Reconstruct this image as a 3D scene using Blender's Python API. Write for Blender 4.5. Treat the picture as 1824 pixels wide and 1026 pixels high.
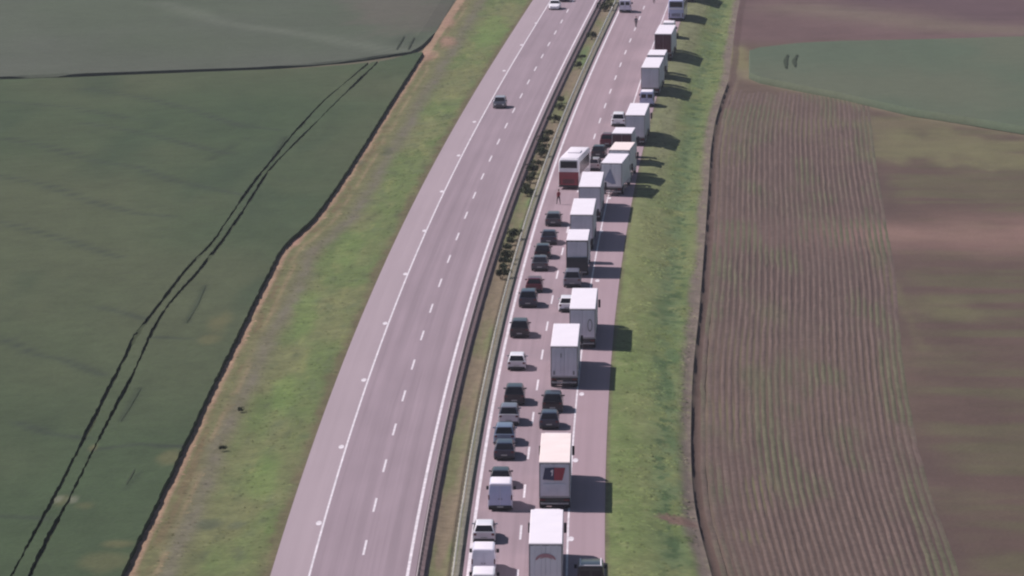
import bpy, bmesh, math, random
import numpy as np
from mathutils import Vector, Matrix, Euler

random.seed(7)
rng = np.random.default_rng(11)
for o in list(bpy.data.objects):
    bpy.data.objects.remove(o)
SC = bpy.context.scene
COL = SC.collection

# ------------------------------------------------------------------ camera
# world: camera above the origin, +Y is the viewing direction, road surface at z = 0
FPX, PITCH, CAM_H = 9447.8, math.radians(8.3653), 80.76
cam_d = bpy.data.cameras.new("camera")
cam = bpy.data.objects.new("camera", cam_d)
COL.objects.link(cam)
cam.location = (0, 0, CAM_H)
cam.rotation_euler = (math.pi / 2 - PITCH, 0, 0)
cam_d.sensor_width = 36
cam_d.lens = 36 * FPX / 1824
cam_d.clip_start = 1.0
cam_d.clip_end = 12000
SC.camera = cam

# ------------------------------------------------------------------ light
SUN_EL = math.radians(48)
SUN_AZ = math.atan2(-0.955, 0.30)       # from +Y towards +X
world = bpy.data.worlds.new("World")
SC.world = world
world.use_nodes = True
nt = world.node_tree
nt.nodes.clear()
wo = nt.nodes.new("ShaderNodeOutputWorld")
bg = nt.nodes.new("ShaderNodeBackground")
sky = nt.nodes.new("ShaderNodeTexSky")
sky.sky_type = 'NISHITA'
sky.sun_disc = False
sky.sun_elevation = SUN_EL
sky.sun_rotation = SUN_AZ % (2 * math.pi)
bg.inputs['Strength'].default_value = 0.055
nt.links.new(sky.outputs[0], bg.inputs[0])
nt.links.new(bg.outputs[0], wo.inputs[0])
sl = bpy.data.lights.new("sun", 'SUN')
sl.energy = 4.2
sl.angle = math.radians(0.5)
sl.color = (1.0, 0.90, 0.90)
sun = bpy.data.objects.new("sun", sl)
COL.objects.link(sun)
sd = Vector((math.sin(SUN_AZ) * math.cos(SUN_EL), math.cos(SUN_AZ) * math.cos(SUN_EL), math.sin(SUN_EL)))
sun.rotation_euler = sd.to_track_quat('Z', 'Y').to_euler()
sun.location = (-60, 400, 120)
SC.view_settings.view_transform = 'Standard'
SC.view_settings.look = 'None'
SC.view_settings.gamma = 1.0
SC.view_settings.use_curve_mapping = False
SC.view_settings.exposure = 0.40
SC.cycles.pixel_filter_type = 'BLACKMAN_HARRIS'
SC.cycles.filter_width = 2.2
SC.cycles.max_bounces = 5
SC.cycles.volume_bounces = 0
SC.cycles.use_denoising = True

# ------------------------------------------------------------------ helpers
def survey(px, py, z=0.0):
    """ground position (metres) of a point read off the aerial photograph at height z"""
    u = np.asarray(px, float) - 912
    v = np.asarray(py, float) - 513
    H = CAM_H - z
    dy = FPX * math.cos(PITCH) - v * math.sin(PITCH)
    dz = FPX * math.sin(PITCH) + v * math.cos(PITCH)
    return u * H / dz, dy * H / dz


def hash2(ix, iy, seed):
    h = (ix.astype(np.int64) * 374761393 + iy.astype(np.int64) * 668265263 + seed * 974634777) & 0xffffffff
    h = ((h ^ (h >> 13)) * 1274126177) & 0xffffffff
    return ((h ^ (h >> 16)) & 0xffff) / 65535.0


def vnoise(x, y, seed=0):
    ix, iy = np.floor(x), np.floor(y)
    fx, fy = x - ix, y - iy
    fx, fy = fx * fx * (3 - 2 * fx), fy * fy * (3 - 2 * fy)
    a, b = hash2(ix, iy, seed), hash2(ix + 1, iy, seed)
    c, d = hash2(ix, iy + 1, seed), hash2(ix + 1, iy + 1, seed)
    return (a * (1 - fx) + b * fx) * (1 - fy) + (c * (1 - fx) + d * fx) * fy


def fbm(x, y, seed=0, octv=4):
    s, a, t = 0, 1.0, 0
    for k in range(octv):
        s = s + a * vnoise(x * 2 ** k + 17.3 * k, y * 2 ** k + 9.1 * k, seed + k)
        t += a
        a *= 0.55
    return s / t - 0.5


def smooth(e0, e1, x):
    t = np.clip((x - e0) / (e1 - e0), 0, 1)
    return t * t * (3 - 2 * t)


def srgb(r, g, b, k=1.0):
    f = lambda c: ((c / 255 + 0.055) / 1.055) ** 2.4 if c > 10 else c / 255 / 12.92
    return np.array([f(r) * k, f(g) * k, f(b) * k])


def mat_new(name):
    m = bpy.data.materials.new(name)
    m.use_nodes = True
    b = m.node_tree.nodes['Principled BSDF']
    return m, m.node_tree, b


def simple(name, col, rough=0.5, metal=0.0, spec=0.5, coat=0.0, noise=0.08, nscale=3.0):
    m, t, b = mat_new(name)
    b.inputs['Roughness'].default_value = rough
    b.inputs['Metallic'].default_value = metal
    b.inputs['Specular IOR Level'].default_value = spec
    b.inputs['Coat Weight'].default_value = coat
    tc = t.nodes.new('ShaderNodeTexCoord')
    n = t.nodes.new('ShaderNodeTexNoise')
    n.inputs['Scale'].default_value = nscale
    n.inputs['Detail'].default_value = 5
    mr = t.nodes.new('ShaderNodeMapRange')
    mr.inputs['From Min'].default_value = 0.3
    mr.inputs['From Max'].default_value = 0.7
    mr.inputs['To Min'].default_value = 1 - noise
    mr.inputs['To Max'].default_value = 1 + noise
    mx = t.nodes.new('ShaderNodeVectorMath')
    mx.operation = 'SCALE'
    mx.inputs[0].default_value = col
    t.links.new(tc.outputs['Object'], n.inputs['Vector'])
    t.links.new(n.outputs['Fac'], mr.inputs['Value'])
    t.links.new(mr.outputs[0], mx.inputs['Scale'])
    t.links.new(mx.outputs[0], b.inputs['Base Color'])
    return m


def ground_mat(name, scales=((0.9, 0.25), (4.0, 0.22)), rough=0.95, bump=0.25, stretch=(1, 1, 1)):
    """surface whose own colour comes from the 'tint' attribute, broken up by noise"""
    m, t, b = mat_new(name)
    b.inputs['Roughness'].default_value = rough
    b.inputs['Specular IOR Level'].default_value = 0.15
    at = t.nodes.new('ShaderNodeAttribute')
    at.attribute_name = 'tint'
    tc = t.nodes.new('ShaderNodeTexCoord')
    mp = t.nodes.new('ShaderNodeMapping')
    mp.inputs['Scale'].default_value = stretch
    t.links.new(tc.outputs['Object'], mp.inputs[0])
    cur = at.outputs['Color']
    last = None
    for sc_, am in scales:
        n = t.nodes.new('ShaderNodeTexNoise')
        n.inputs['Scale'].default_value = sc_
        n.inputs['Detail'].default_value = 4
        n.inputs['Roughness'].default_value = 0.6
        mr = t.nodes.new('ShaderNodeMapRange')
        mr.inputs['From Min'].default_value = 0.25
        mr.inputs['From Max'].default_value = 0.75
        mr.inputs['To Min'].default_value = 1 - am
        mr.inputs['To Max'].default_value = 1 + am
        sm = t.nodes.new('ShaderNodeVectorMath')
        sm.operation = 'SCALE'
        t.links.new(mp.outputs[0], n.inputs['Vector'])
        t.links.new(n.outputs['Fac'], mr.inputs['Value'])
        t.links.new(cur, sm.inputs[0])
        t.links.new(mr.outputs[0], sm.inputs['Scale'])
        cur = sm.outputs[0]
        last = n
    t.links.new(cur, b.inputs['Base Color'])
    if bump:
        bp = t.nodes.new('ShaderNodeBump')
        bp.inputs['Strength'].default_value = bump
        bp.inputs['Distance'].default_value = 0.1
        t.links.new(last.outputs['Fac'], bp.inputs['Height'])
        t.links.new(bp.outputs[0], b.inputs['Normal'])
    return m


def road_mat(name, col, amp=0.10):
    m, t, b = mat_new(name)
    b.inputs['Roughness'].default_value = 0.9
    b.inputs['Specular IOR Level'].default_value = 0.2
    uv = t.nodes.new('ShaderNodeUVMap')
    uv.uv_map = 'lane'
    cur = None
    base = t.nodes.new('ShaderNodeRGB')
    base.outputs[0].default_value = (*col, 1)
    cur = base.outputs[0]
    for (sx, sy, am, det) in ((1.3, 0.006, amp, 3), (0.25, 0.05, amp * 0.6, 4), (5.0, 0.03, amp * 0.4, 2), (20, 20, 0.05, 2)):
        mp = t.nodes.new('ShaderNodeMapping')
        mp.inputs['Scale'].default_value = (sx, sy, 1)
        n = t.nodes.new('ShaderNodeTexNoise')
        n.inputs['Scale'].default_value = 1
        n.inputs['Detail'].default_value = det
        mr = t.nodes.new('ShaderNodeMapRange')
        mr.inputs['From Min'].default_value = 0.3
        mr.inputs['From Max'].default_value = 0.7
        mr.inputs['To Min'].default_value = 1 - am
        mr.inputs['To Max'].default_value = 1 + am
        sm = t.nodes.new('ShaderNodeVectorMath')
        sm.operation = 'SCALE'
        t.links.new(uv.outputs[0], mp.inputs[0])
        t.links.new(mp.outputs[0], n.inputs['Vector'])
        t.links.new(n.outputs['Fac'], mr.inputs['Value'])
        t.links.new(cur, sm.inputs[0])
        t.links.new(mr.outputs[0], sm.inputs['Scale'])
        cur = sm.outputs[0]
    t.links.new(cur, b.inputs['Base Color'])
    return m


def tag(o, label=None, cat=None, group=None, kind=None):
    if label: o['label'] = label
    if cat: o['category'] = cat
    if group: o['group'] = group
    if kind: o['kind'] = kind
    return o


def link(name, me, parent=None):
    o = bpy.data.objects.new(name, me)
    COL.objects.link(o)
    if parent is not None:
        o.parent = parent
    return o


def grid_mesh(name, X, Y, Z, mat, tint=None, uv=None, smooth_=True):
    """X, Y, Z: (stations, columns)"""
    n, m = X.shape
    co = np.stack([X, Y, Z], -1).reshape(-1, 3).astype(np.float32)
    i = np.arange((n - 1) * (m - 1))
    r, c = i // (m - 1), i % (m - 1)
    a = r * m + c
    q = np.stack([a, a + 1, a + m + 1, a + m], 1)
    me = bpy.data.meshes.new(name)
    me.vertices.add(len(co))
    me.vertices.foreach_set('co', co.ravel())
    me.loops.add(q.size)
    me.loops.foreach_set('vertex_index', q.ravel().astype(np.int32))
    me.polygons.add(len(q))
    me.polygons.foreach_set('loop_start', np.arange(0, q.size, 4, dtype=np.int32))
    me.update(calc_edges=True)
    me.polygons.foreach_set('use_smooth', [smooth_] * len(q))
    if tint is not None:
        at = me.color_attributes.new('tint', 'FLOAT_COLOR', 'POINT')
        t4 = np.concatenate([tint.reshape(-1, 3), np.ones((n * m, 1))], 1).astype(np.float32)
        at.data.foreach_set('color', t4.ravel())
    if uv is not None:
        l = me.uv_layers.new(name='lane')
        u = np.stack([uv[0], uv[1]], -1).reshape(-1, 2)[q.ravel()]
        l.data.foreach_set('uv', u.ravel().astype(np.float32))
    me.materials.append(mat)
    return me


class MB:
    """collects boxes, lofts and cylinders of one part"""
    def __init__(s):
        s.v, s.f = [], []

    def add(s, vs, fs):
        o = len(s.v)
        s.v += [tuple(p) for p in vs]
        s.f += [tuple(i + o for i in f) for f in fs]
        return s

    def box(s, x0, x1, y0, y1, z0, z1):
        return s.add([(x0, y0, z0), (x1, y0, z0), (x1, y1, z0), (x0, y1, z0), (x0, y0, z1), (x1, y0, z1), (x1, y1, z1), (x0, y1, z1)],
                     [(0, 3, 2, 1), (4, 5, 6, 7), (0, 1, 5, 4), (1, 2, 6, 5), (2, 3, 7, 6), (3, 0, 4, 7)])

    def loft(s, rings, caps=True):
        n = len(rings[0])
        vs = [p for r in rings for p in r]
        fs = []
        for k in range(len(rings) - 1):
            for i in range(n):
                j = (i + 1) % n
                fs.append((k * n + i, k * n + j, (k + 1) * n + j, (k + 1) * n + i))
        if caps:
            fs.append(tuple(range(n))[::-1])
            fs.append(tuple((len(rings) - 1) * n + i for i in range(n)))
        return s.add(vs, fs)

    def cyl(s, c, r, axis, h, n=16, r2=None):
        r2 = r if r2 is None else r2
        ring = []
        for k, (rr, t) in enumerate(((r, -h / 2), (r2, h / 2))):
            a = []
            for i in range(n):
                an = 2 * math.pi * i / n
                p = [math.cos(an) * rr, math.sin(an) * rr]
                if axis == 'x': a.append((c[0] + t, c[1] + p[0], c[2] + p[1]))
                elif axis == 'y': a.append((c[0] + p[0], c[1] + t, c[2] + p[1]))
                else: a.append((c[0] + p[0], c[1] + p[1], c[2] + t))
            ring.append(a)
        return s.loft(ring)

    def mesh(s, name, mat, bevel=0.0, seg=2):
        me = bpy.data.meshes.new(name)
        me.from_pydata(s.v, [], s.f)
        bm = bmesh.new()
        bm.from_mesh(me)
        bmesh.ops.recalc_face_normals(bm, faces=bm.faces)
        if bevel:
            bmesh.ops.bevel(bm, geom=list(bm.edges), offset=bevel, segments=seg, affect='EDGES', profile=0.6, clamp_overlap=True)
            for f in bm.faces: f.smooth = True
        bm.to_mesh(me)
        bm.free()
        me.materials.append(mat)
        return me


CACHE = {}
def part(name, key, build, mat, parent, bevel=0.0, loc=None):
    k = (name, key, mat.name)
    if k not in CACHE:
        b = MB()
        build(b)
        CACHE[k] = b.mesh(name, mat, bevel)
    o = link(name, CACHE[k], parent)
    if loc: o.location = loc
    return o


def empty(name, loc=(0, 0, 0), rz=0.0):
    o = bpy.data.objects.new(name, None)
    COL.objects.link(o)
    o.location = loc
    o.rotation_euler = (0, 0, rz)
    o.empty_display_size = 0.3
    return o


# ------------------------------------------------------------------ road alignment
PC = {0.0: [(554,1026),(577,925),(615,792),(651,679),(692,582),(725,500),(785,351),(824,273),(875,180),(856,220),(886,165),(904,126),(932,79),(954,43),(974,11)],
      7.5: [(725,1026),(754,884),(779,756),(810,638),(851,500),(954,220),(988,150),(1009,103),(1033,54),(1063,0),(983,150),(947,233),(911,323),(879,402),(850,485)],
      12.13: [(1045,150),(1005,244),(976,323),(947,420),(924,511),(1101,24),(1065,103),(1016,220),(872,768),(859,838),(845,916),(833.5,1019),(907.5,586),(887,677),(874.6,748)]}
xs, ys = [], []
for off, pts in PC.items():
    a = np.array(pts, float)
    gx, gy = survey(a[:, 0], a[:, 1])
    xs += list(gx - off * 1.0012)
    ys += list(gy)
cf = np.polyfit((np.array(ys) - 620) / 100, np.array(xs), 4)
YT = np.arange(200, 1700, 1.0)
def refx(Y):
    t = (np.clip(Y, 395, 890) - 620) / 100
    x = np.polyval(cf, t)
    sl_ = np.polyval(np.polyder(cf), t) / 100
    return x + sl_ * (Y - np.clip(Y, 395, 890))
RX = refx(YT)
RS = np.gradient(RX, YT)
NRM = 1 / np.sqrt(1 + RS ** 2)
ARC = np.concatenate([[0], np.cumsum(np.sqrt(1 + RS[1:] ** 2))])

def road_pt(off, Y):
    """point at lateral offset off (m, right of the left carriageway's outer line) for reference station Y"""
    x, s = np.interp(Y, YT, RX), np.interp(Y, YT, RS)
    n = 1 / np.sqrt(1 + s * s)
    return x + off * n, Y - off * s * n

def off_x(off):
    X, Y = RX + off * NRM, YT - off * RS * NRM
    return lambda y: np.interp(y, Y, X)

def heading(Y):
    return -math.atan(float(np.interp(Y, YT, RS)))

def curve_of(pts, z=0.0, ext=True):
    """X(Y) through surveyed points, straight beyond its ends"""
    a = np.array(pts, float)
    gx, gy = survey(a[:, 0], a[:, 1], z)
    o = np.argsort(gy)
    gx, gy = gx[o], gy[o]
    yy = np.arange(gy[0], gy[-1], 1.0)
    xx = np.interp(yy, gy, gx)
    k = 9
    pad = np.pad(xx, k, mode='reflect', reflect_type='odd')
    xx = np.convolve(pad, np.ones(2 * k + 1) / (2 * k + 1), 'valid')
    s0 = (xx[15] - xx[0]) / 15
    s1 = (xx[-1] - xx[-16]) / 15
    def f(Y):
        Y = np.asarray(Y, float)
        r = np.interp(Y, yy, xx)
        r = np.where(Y < yy[0], xx[0] + (Y - yy[0]) * s0, r)
        return np.where(Y > yy[-1], xx[-1] + (Y - yy[-1]) * s1, r)
    return f

Y0, Y1 = 330.0, 1150.0
STR = dict(kind='structure')
K = 1 / 1.45           # sunlit picture value -> surface colour

m_asph_l = road_mat('worn_asphalt_lanes', tuple(srgb(160, 144, 152, K)))
m_asph_s = road_mat('pale_asphalt_shoulder', tuple(srgb(176, 161, 167, K)), 0.05)
m_asph_r = road_mat('pinkish_asphalt', tuple(srgb(164, 145, 152, K)))
m_paint = simple('road_paint', (0.60, 0.56, 0.59), 0.6, noise=0.22, nscale=1.2)

def road_sheet(name, o0, o1, z, mat, y0=Y0, y1=Y1, cols=6):
    Yr = np.arange(y0, y1, 4.0)
    off = np.linspace(o0, o1, cols)
    OO, YY = np.meshgrid(off, Yr)
    X, Y = road_pt(OO, YY)
    me = grid_mesh(name, X, Y, np.full_like(X, z), mat, uv=(OO, YY))
    o = link(name, me)
    return tag(o, **STR)

# left carriageway: pavement one sheet, shoulder laid a little above it
left_road = road_sheet('left_carriageway', -0.02, 8.12, 0.0, m_asph_l)
left_sh = road_sheet('left_shoulder', -2.98, -0.024, 0.0, m_asph_s)
right_road = road_sheet('right_carriageway', 11.72, 19.72, 0.0, m_asph_r)
right_sh = road_sheet('right_shoulder', 19.724, 22.62, 0.0, road_mat('pinkish_asphalt_shoulder', tuple(srgb(173, 151, 158, K)), 0.05))

def line_strip(name, off, w, parent):
    Yr = np.arange(Y0, Y1, 4.0)
    OO, YY = np.meshgrid([off - w / 2, off + w / 2], Yr)
    X, Y = road_pt(OO, YY)
    wob = 0.012 * (vnoise(YY * 0.6, OO * 9, 5) - 0.5)
    me = grid_mesh(name, X + wob, Y, np.full_like(X, 0.006), m_paint)
    return link(name, me, parent)

line_strip('edge_line', 0.0, 0.17, left_road)
line_strip('edge_line', 7.5, 0.24, left_road)
line_strip('edge_line', 12.13, 0.26, right_road)
line_strip('edge_line', 19.68, 0.16, right_road)

dash_me = MB().add([(-0.09, -3, 0), (0.09, -3, 0), (0.09, 3, 0), (-0.09, 3, 0)], [(0, 1, 2, 3)]).mesh('lane_dash', m_paint)
def dashes(off, ypx, xpx, parent):
    _, yc = survey(xpx, ypx)
    s0 = np.interp(float(yc), YT, ARC)
    for k in range(-6, 50):
        s = s0 + 18.0 * k
        Yc = float(np.interp(s, ARC, YT))
        if Yc < Y0 + 5 or Yc > Y1 - 10: continue
        x, y = road_pt(off, Yc)
        o = link('lane_dash', dash_me, parent)
        o.location = (x, y, 0.006)
        o.rotation_euler = (0, 0, heading(Yc))
dashes(3.78, 649, 736, left_road)
dashes(15.92, 630, 967, right_road)

# pale painted distance spots beside the outer lines
def spot_build(b):
    n = 14
    b.add([(0.24 * math.cos(2 * math.pi * i / n), 1.0 * math.sin(2 * math.pi * i / n), 0) for i in range(n)], [tuple(range(n))])
for (px, py) in ((568,932),(608,796),(648,677),(686,576),(722,488),(756,411),(787,341),(817,277),(845,217),(898,126),(929,80),(955,41),(520,1092)):
    x, y = survey(px, py)
    o = part('distance_spot', 0, spot_build, m_paint, left_road)
    o.location = (float(x), float(y), 0.008); o.rotation_euler = (0, 0, heading(float(y)))
for (px, py) in ((1017,960),(1025,820),(1036,702),(1071,412),(1085,353),(1010,1120),(1064,500)):
    x, y = survey(px, py)
    o = part('distance_spot', 0, spot_build, m_paint, right_road)
    o.location = (float(x), float(y), 0.008); o.rotation_euler = (0, 0, heading(float(y)))

# ------------------------------------------------------------------ land
m_grass = ground_mat('verge_grass', ((0.5, 0.16), (2.2, 0.22)), bump=0.6)
m_crop = ground_mat('wheat_crop', ((0.06, 0.07), (0.35, 0.09), (2.5, 0.16)), bump=0.5)
m_soil = ground_mat('ploughed_soil', ((0.4, 0.08), (2.5, 0.14)), bump=0.5)
m_green = ground_mat('young_green_crop', ((0.35, 0.07), (2.0, 0.10)), bump=0.3)

def mixc(a, b, t):
    return a * (1 - t[..., None]) + b * t[..., None]

def blot(X, Y, px, py, rx, ry, z=0.0):
    """soft round patch centred on a surveyed point, radii in metres, ragged by noise"""
    cx, cy = survey(px, py, z)
    n = fbm(X * 0.35, Y * 0.12, 77) * 1.1
    d = np.sqrt(((X - cx) / rx) ** 2 + ((Y - cy) / ry) ** 2) + n
    return 1 - smooth(0.35, 1.15, d)

def poly_dist(X, Y, pts, z):
    a = np.array(pts, float)
    gx, gy = survey(a[:, 0], a[:, 1], z)
    best = np.full(X.shape, 1e9)
    for i in range(len(gx) - 1):
        ax, ay, bx, by = gx[i], gy[i], gx[i + 1], gy[i + 1]
        L2 = (bx - ax) ** 2 + (by - ay) ** 2
        t = np.clip(((X - ax) * (bx - ax) + (Y - ay) * (by - ay)) / L2, 0, 1)
        best = np.minimum(best, np.hypot(X - ax - t * (bx - ax), Y - ay - t * (by - ay)))
    return best

# far ground sheet
gs = 4500.0
gx_, gy_ = np.meshgrid(np.linspace(-gs, gs, 60), np.linspace(-800, 9000, 60))
gt = mixc(srgb(96, 106, 86, K), srgb(108, 94, 88, K), smooth(-0.1, 0.1, fbm(gx_ / 400, gy_ / 500, 3)))
tag(link('ground', grid_mesh('ground', gx_, gy_, np.full_like(gx_, -1.9), m_soil, gt)), **STR)

# --- left verge: from the shoulder down to the wheat
ZL = -0.6
HC = 0.50
e_left = curve_of([(215,1026),(245,960),(300,850),(332,780),(365,712),(400,640),(440,560),(470,500),(500,440),(520,420),(548,400),(590,345),(640,270),(690,190),(740,113),(778,55),(815,0)], ZL + HC)
x_ls = off_x(-2.98)
ys_ = np.arange(Y0, Y1, 0.7)
tt = np.linspace(0, 1, 34)
YY, TT = np.meshgrid(ys_, tt, indexing='ij')
xa = e_left(ys_) - 0.5
xb = x_ls(ys_)
XX = xa[:, None] * (1 - TT) + xb[:, None] * TT
ZZ = ZL * (1 - smooth(0.45, 0.97, TT)) - 0.02
ZZ = ZZ + (0.10 * fbm(XX * 0.9, YY * 0.5, 21) + 0.14 * fbm(XX * 0.25, YY * 0.1, 22)) * (1 - smooth(0.93, 1, TT))
ZZ = np.minimum(ZZ, np.where(TT > 0.93, -0.02, 1))
wid = (xb - xa)[:, None]
dist = TT * wid                      # metres from the crop edge
dr = (1 - TT) * wid                  # metres from the road
n1 = fbm(XX * 0.22, YY * 0.05, 31)
n2 = fbm(XX * 0.9, YY * 0.25, 32)
G1 = srgb(102, 118, 72, K); G2 = srgb(116, 120, 82, K); G3 = srgb(88, 98, 70, K)
tan = srgb(138, 118, 94, K); track = srgb(116, 108, 100, K); olive = srgb(114, 116, 80, K)
c = mixc(G1, G2, smooth(-0.2, 0.2, n1))
c = mixc(c, G3, smooth(0.05, 0.3, n2) * 0.6)
c = mixc(c, olive, (1 - smooth(3.4, 5.2, dist + n1 * 2.5)))
trk = np.exp(-((dist - 3.4 - n1 * 1.5 - 1.0 * smooth(480, 620, YY)) / 0.9) ** 2)
c = mixc(c, track, trk * (0.55 + .5 * n2))
n4 = fbm(XX * 1.2, YY * 0.12, 35)
c = mixc(c, srgb(120, 98, 78, K), np.exp(-((dist - 1.8 - n1) / 0.45) ** 2) * 0.6 * smooth(-.1, .15, n4))
c = mixc(c, srgb(150, 132, 104, K), np.exp(-((dist - 2.5 - n1 * 1.2) / 0.22) ** 2) * 0.7 * smooth(-.15, .1, -n4))
c = mixc(c, srgb(166, 138, 116, K), (1 - smooth(1.05, 1.5, dist + n4 * .6)) * 0.9)
c = mixc(c, srgb(84, 92, 66, K), smooth(.08, .3, n4) * .55 * smooth(4, 6, dist))
c = mixc(c, srgb(132, 136, 88, K), smooth(.08, .3, -n4) * .5 * smooth(5, 7, dist))
for (px, py, rx, ry, s_) in ((528,425,0.9,10,.95),(795,75,1.6,12,.7),(800,40,1.0,10,.6),(760,100,2,8,.6)):
    c = mixc(c, srgb(166, 132, 116, K), blot(XX, YY, px, py, rx, ry, ZL) * s_)
for (px, py, rx, ry, s_) in ((505,700,1.4,14,.6),(540,560,1.6,20,.6),(470,860,1.5,12,.6),(500,960,1.8,8,.5),(620,440,1.6,18,.4),(880,60,3,30,.6)):
    c = mixc(c, srgb(108, 132, 74, K), blot(XX, YY, px, py, rx, ry, ZL) * s_)
for (px, py, rx, ry, s_) in ((375,935,1.6,3,.7),(420,940,1.2,2,.6),(640,290,1.0,6,.5),(690,270,.8,6,.5)):
    c = mixc(c, srgb(78, 86, 70, K), blot(XX, YY, px, py, rx, ry, ZL) * s_)
c = mixc(c, srgb(110, 94, 78, K), (1 - smooth(0.1, 1.2, dr + n2 * 1.2 + n1)) * 0.7)
c = c * (1 + 0.34 * n2 + 0.2 * fbm(XX * .4, YY * .35, 44))[..., None]
tag(link('grass_verge', grid_mesh('left_verge', XX, YY, ZZ, m_grass, c)), **STR)
VERGE_L = (XX, YY, ZZ, c)

# --- right verge: shoulder down the bank to the ploughed field
ZR = -1.1
e_right = curve_of([(1268,1026),(1258,985),(1245,945),(1234,880),(1230,800),(1232,700),(1236,640),(1245,560),(1250,500),(1256,420),(1262,330),(1266,265),(1274,215),(1286,175),(1298,143),(1304,90),(1312,30),(1318,0)], ZR)
x_rs = off_x(22.62)
xa = x_rs(ys_)
xb = e_right(ys_)
XX = xa[:, None] * (1 - TT) + xb[:, None] * TT
wid = (xb - xa)[:, None]
dr = TT * wid
df = (1 - TT) * wid
n1 = fbm(XX * 0.25, YY * 0.05, 41)
n2 = fbm(XX * 0.9, YY * 0.25, 42)
bank = smooth(440, 640, YY)          # the bank is steeper further on
ZZ = -0.02 - 0.9 * smooth(0.9, 6.2, dr) * (0.55 + 0.4 * bank) - (abs(ZR) - 0.92) * smooth(3, 7, dr)
ZZ = ZZ * (1 - smooth(0.8, 1, TT)) + ZR * smooth(0.8, 1, TT)
ZZ = ZZ + (0.12 * fbm(XX * 0.9, YY * 0.5, 23) + 0.16 * fbm(XX * 0.25, YY * 0.1, 24)) * smooth(0.02, 0.12, TT) * (1 - smooth(0.9, 1, TT))
c = mixc(srgb(112, 128, 78, K), srgb(126, 134, 88, K), smooth(-0.2, 0.25, n1))
c = mixc(c, srgb(96, 116, 80, K), np.exp(-((dr - 5.4) / 1.5) ** 2) * 0.8 * smooth(-.25, .1, n2))
c = mixc(c, srgb(124, 126, 96, K), smooth(560, 700, YY) * (1 - smooth(2.5, 4.5, dr)) * 0.8)
c = mixc(c, srgb(128, 112, 108, K), (1 - smooth(0.6, 1.5, df + n1 * 1.2)) * 0.85)
c = mixc(c, srgb(112, 104, 84, K), (1 - smooth(0.1, 0.45, dr + n2 * .3)) * 0.8)
n5 = fbm(XX * 1.1, YY * 0.45, 46)
bandk = np.exp(-((df - 2.6) / 1.3) ** 2)
c = mixc(c, srgb(66, 90, 56, K), smooth(.06, .2, n5) * bandk * .8)
c = mixc(c, srgb(142, 146, 102, K), smooth(.1, .28, -n5) * (1 - bandk) * .4)
c = mixc(c, srgb(92, 100, 62, K), smooth(.12, .3, n5) * (1 - bandk) * .45)
c = mixc(c, srgb(120, 96, 88, K), blot(XX, YY, 1205, 937, 1.8, 2.2, ZR) * 0.9)
for (px, py, rx, ry) in ((1180,560,.8,6),(1165,570,.7,3),(1200,640,.7,6),(1190,700,.7,10),(1175,660,.6,5),(1195,790,.6,6),(1185,545,1.5,2)):
    c = mixc(c, srgb(80, 104, 66, K), blot(XX, YY, px, py, rx, ry, ZR) * .6)
c = c * (1 + 0.34 * n2 + 0.2 * fbm(XX * .4, YY * .35, 44))[..., None]
tag(link('grass_verge', grid_mesh('right_verge', XX, YY, ZZ, m_grass, c)), **STR)
VERGE_R = (XX, YY, ZZ, c)

# --- median
ts = np.linspace(8.122, 11.718, 33)
YY, OO = np.meshgrid(ys_, ts, indexing='ij')
XX, YW = road_pt(OO, YY)
n1 = fbm(OO * 0.6, YY * 0.05, 51)
n2 = fbm(OO * 2.0, YY * 0.4, 52)
ZZ = -0.03 - 0.14 * np.sin(np.clip((OO - 8.8) / 2.3, 0, 1) * math.pi) + 0.06 * n2 * smooth(8.7, 9.2, OO) * (1 - smooth(11.4, 11.7, OO))
c = mixc(srgb(116, 118, 84, K), srgb(128, 116, 96, K), smooth(-0.12, 0.15, n1))
c = mixc(c, srgb(104, 122, 80, K), smooth(0.1, 0.3, -n1))
c = mixc(srgb(112, 97, 99, K), c, smooth(8.98, 9.2, OO + n2 * .12))
c = mixc(c, srgb(132, 130, 118, K), smooth(11.0, 11.2, OO))
dark_groove = np.exp(-((OO - 10.72 - .05 * n1) / 0.12) ** 2)  # narrow strip beside the rail, sunk and tinted darker
ZZ = ZZ - .16 * dark_groove
c = mixc(c, srgb(84, 80, 70, K), dark_groove * .9)
tag(link('median_strip', grid_mesh('median_strip', XX, YW, ZZ, m_grass, c * (1 + .2 * n2)[..., None])), **STR)

# --- fields left: crop stands HC above the soil
xwl = lambda y: np.full_like(np.asarray(y, float), -230.0)
zt = ZL + HC
tram1 = curve_of([(20,1026),(60,950),(100,880),(128,822),(150,780),(185,708),(215,650),(245,590),(285,540),(330,480),(380,430),(418,372),(455,320),(488,280),(520,240),(575,180),(635,130)], zt)
tram2 = curve_of([(52,1026),(90,948),(125,885),(160,812),(192,750),(235,670),(270,590),(300,540),(350,487),(395,430),(430,380),(480,300),(540,240),(600,180),(652,130)], zt)
top_pts = np.array([(-400,146),(0,140),(110,137),(300,129),(540,120),(620,114),(690,106),(742,92)], float)
tx, ty = survey(top_pts[:, 0], top_pts[:, 1], zt)
topY = lambda x: np.interp(x, tx, ty)
nearY = 330.0
ROWS = 620
def column(fx, off):
    """world points of one column of the crop, from nearY up to the field's far edge"""
    yt = 780.0
    for _ in range(25):
        yt = 0.5 * yt + 0.5 * float(topY(float(fx(np.array(yt))) + off))
    Y = nearY + (yt - nearY) * np.linspace(0, 1, ROWS)
    return fx(Y) + off, Y
cols = []                       # (X, Y, up)
fr = lambda a, b, k: (lambda y: a(y) * (1 - k) + b(y) * k)
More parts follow.
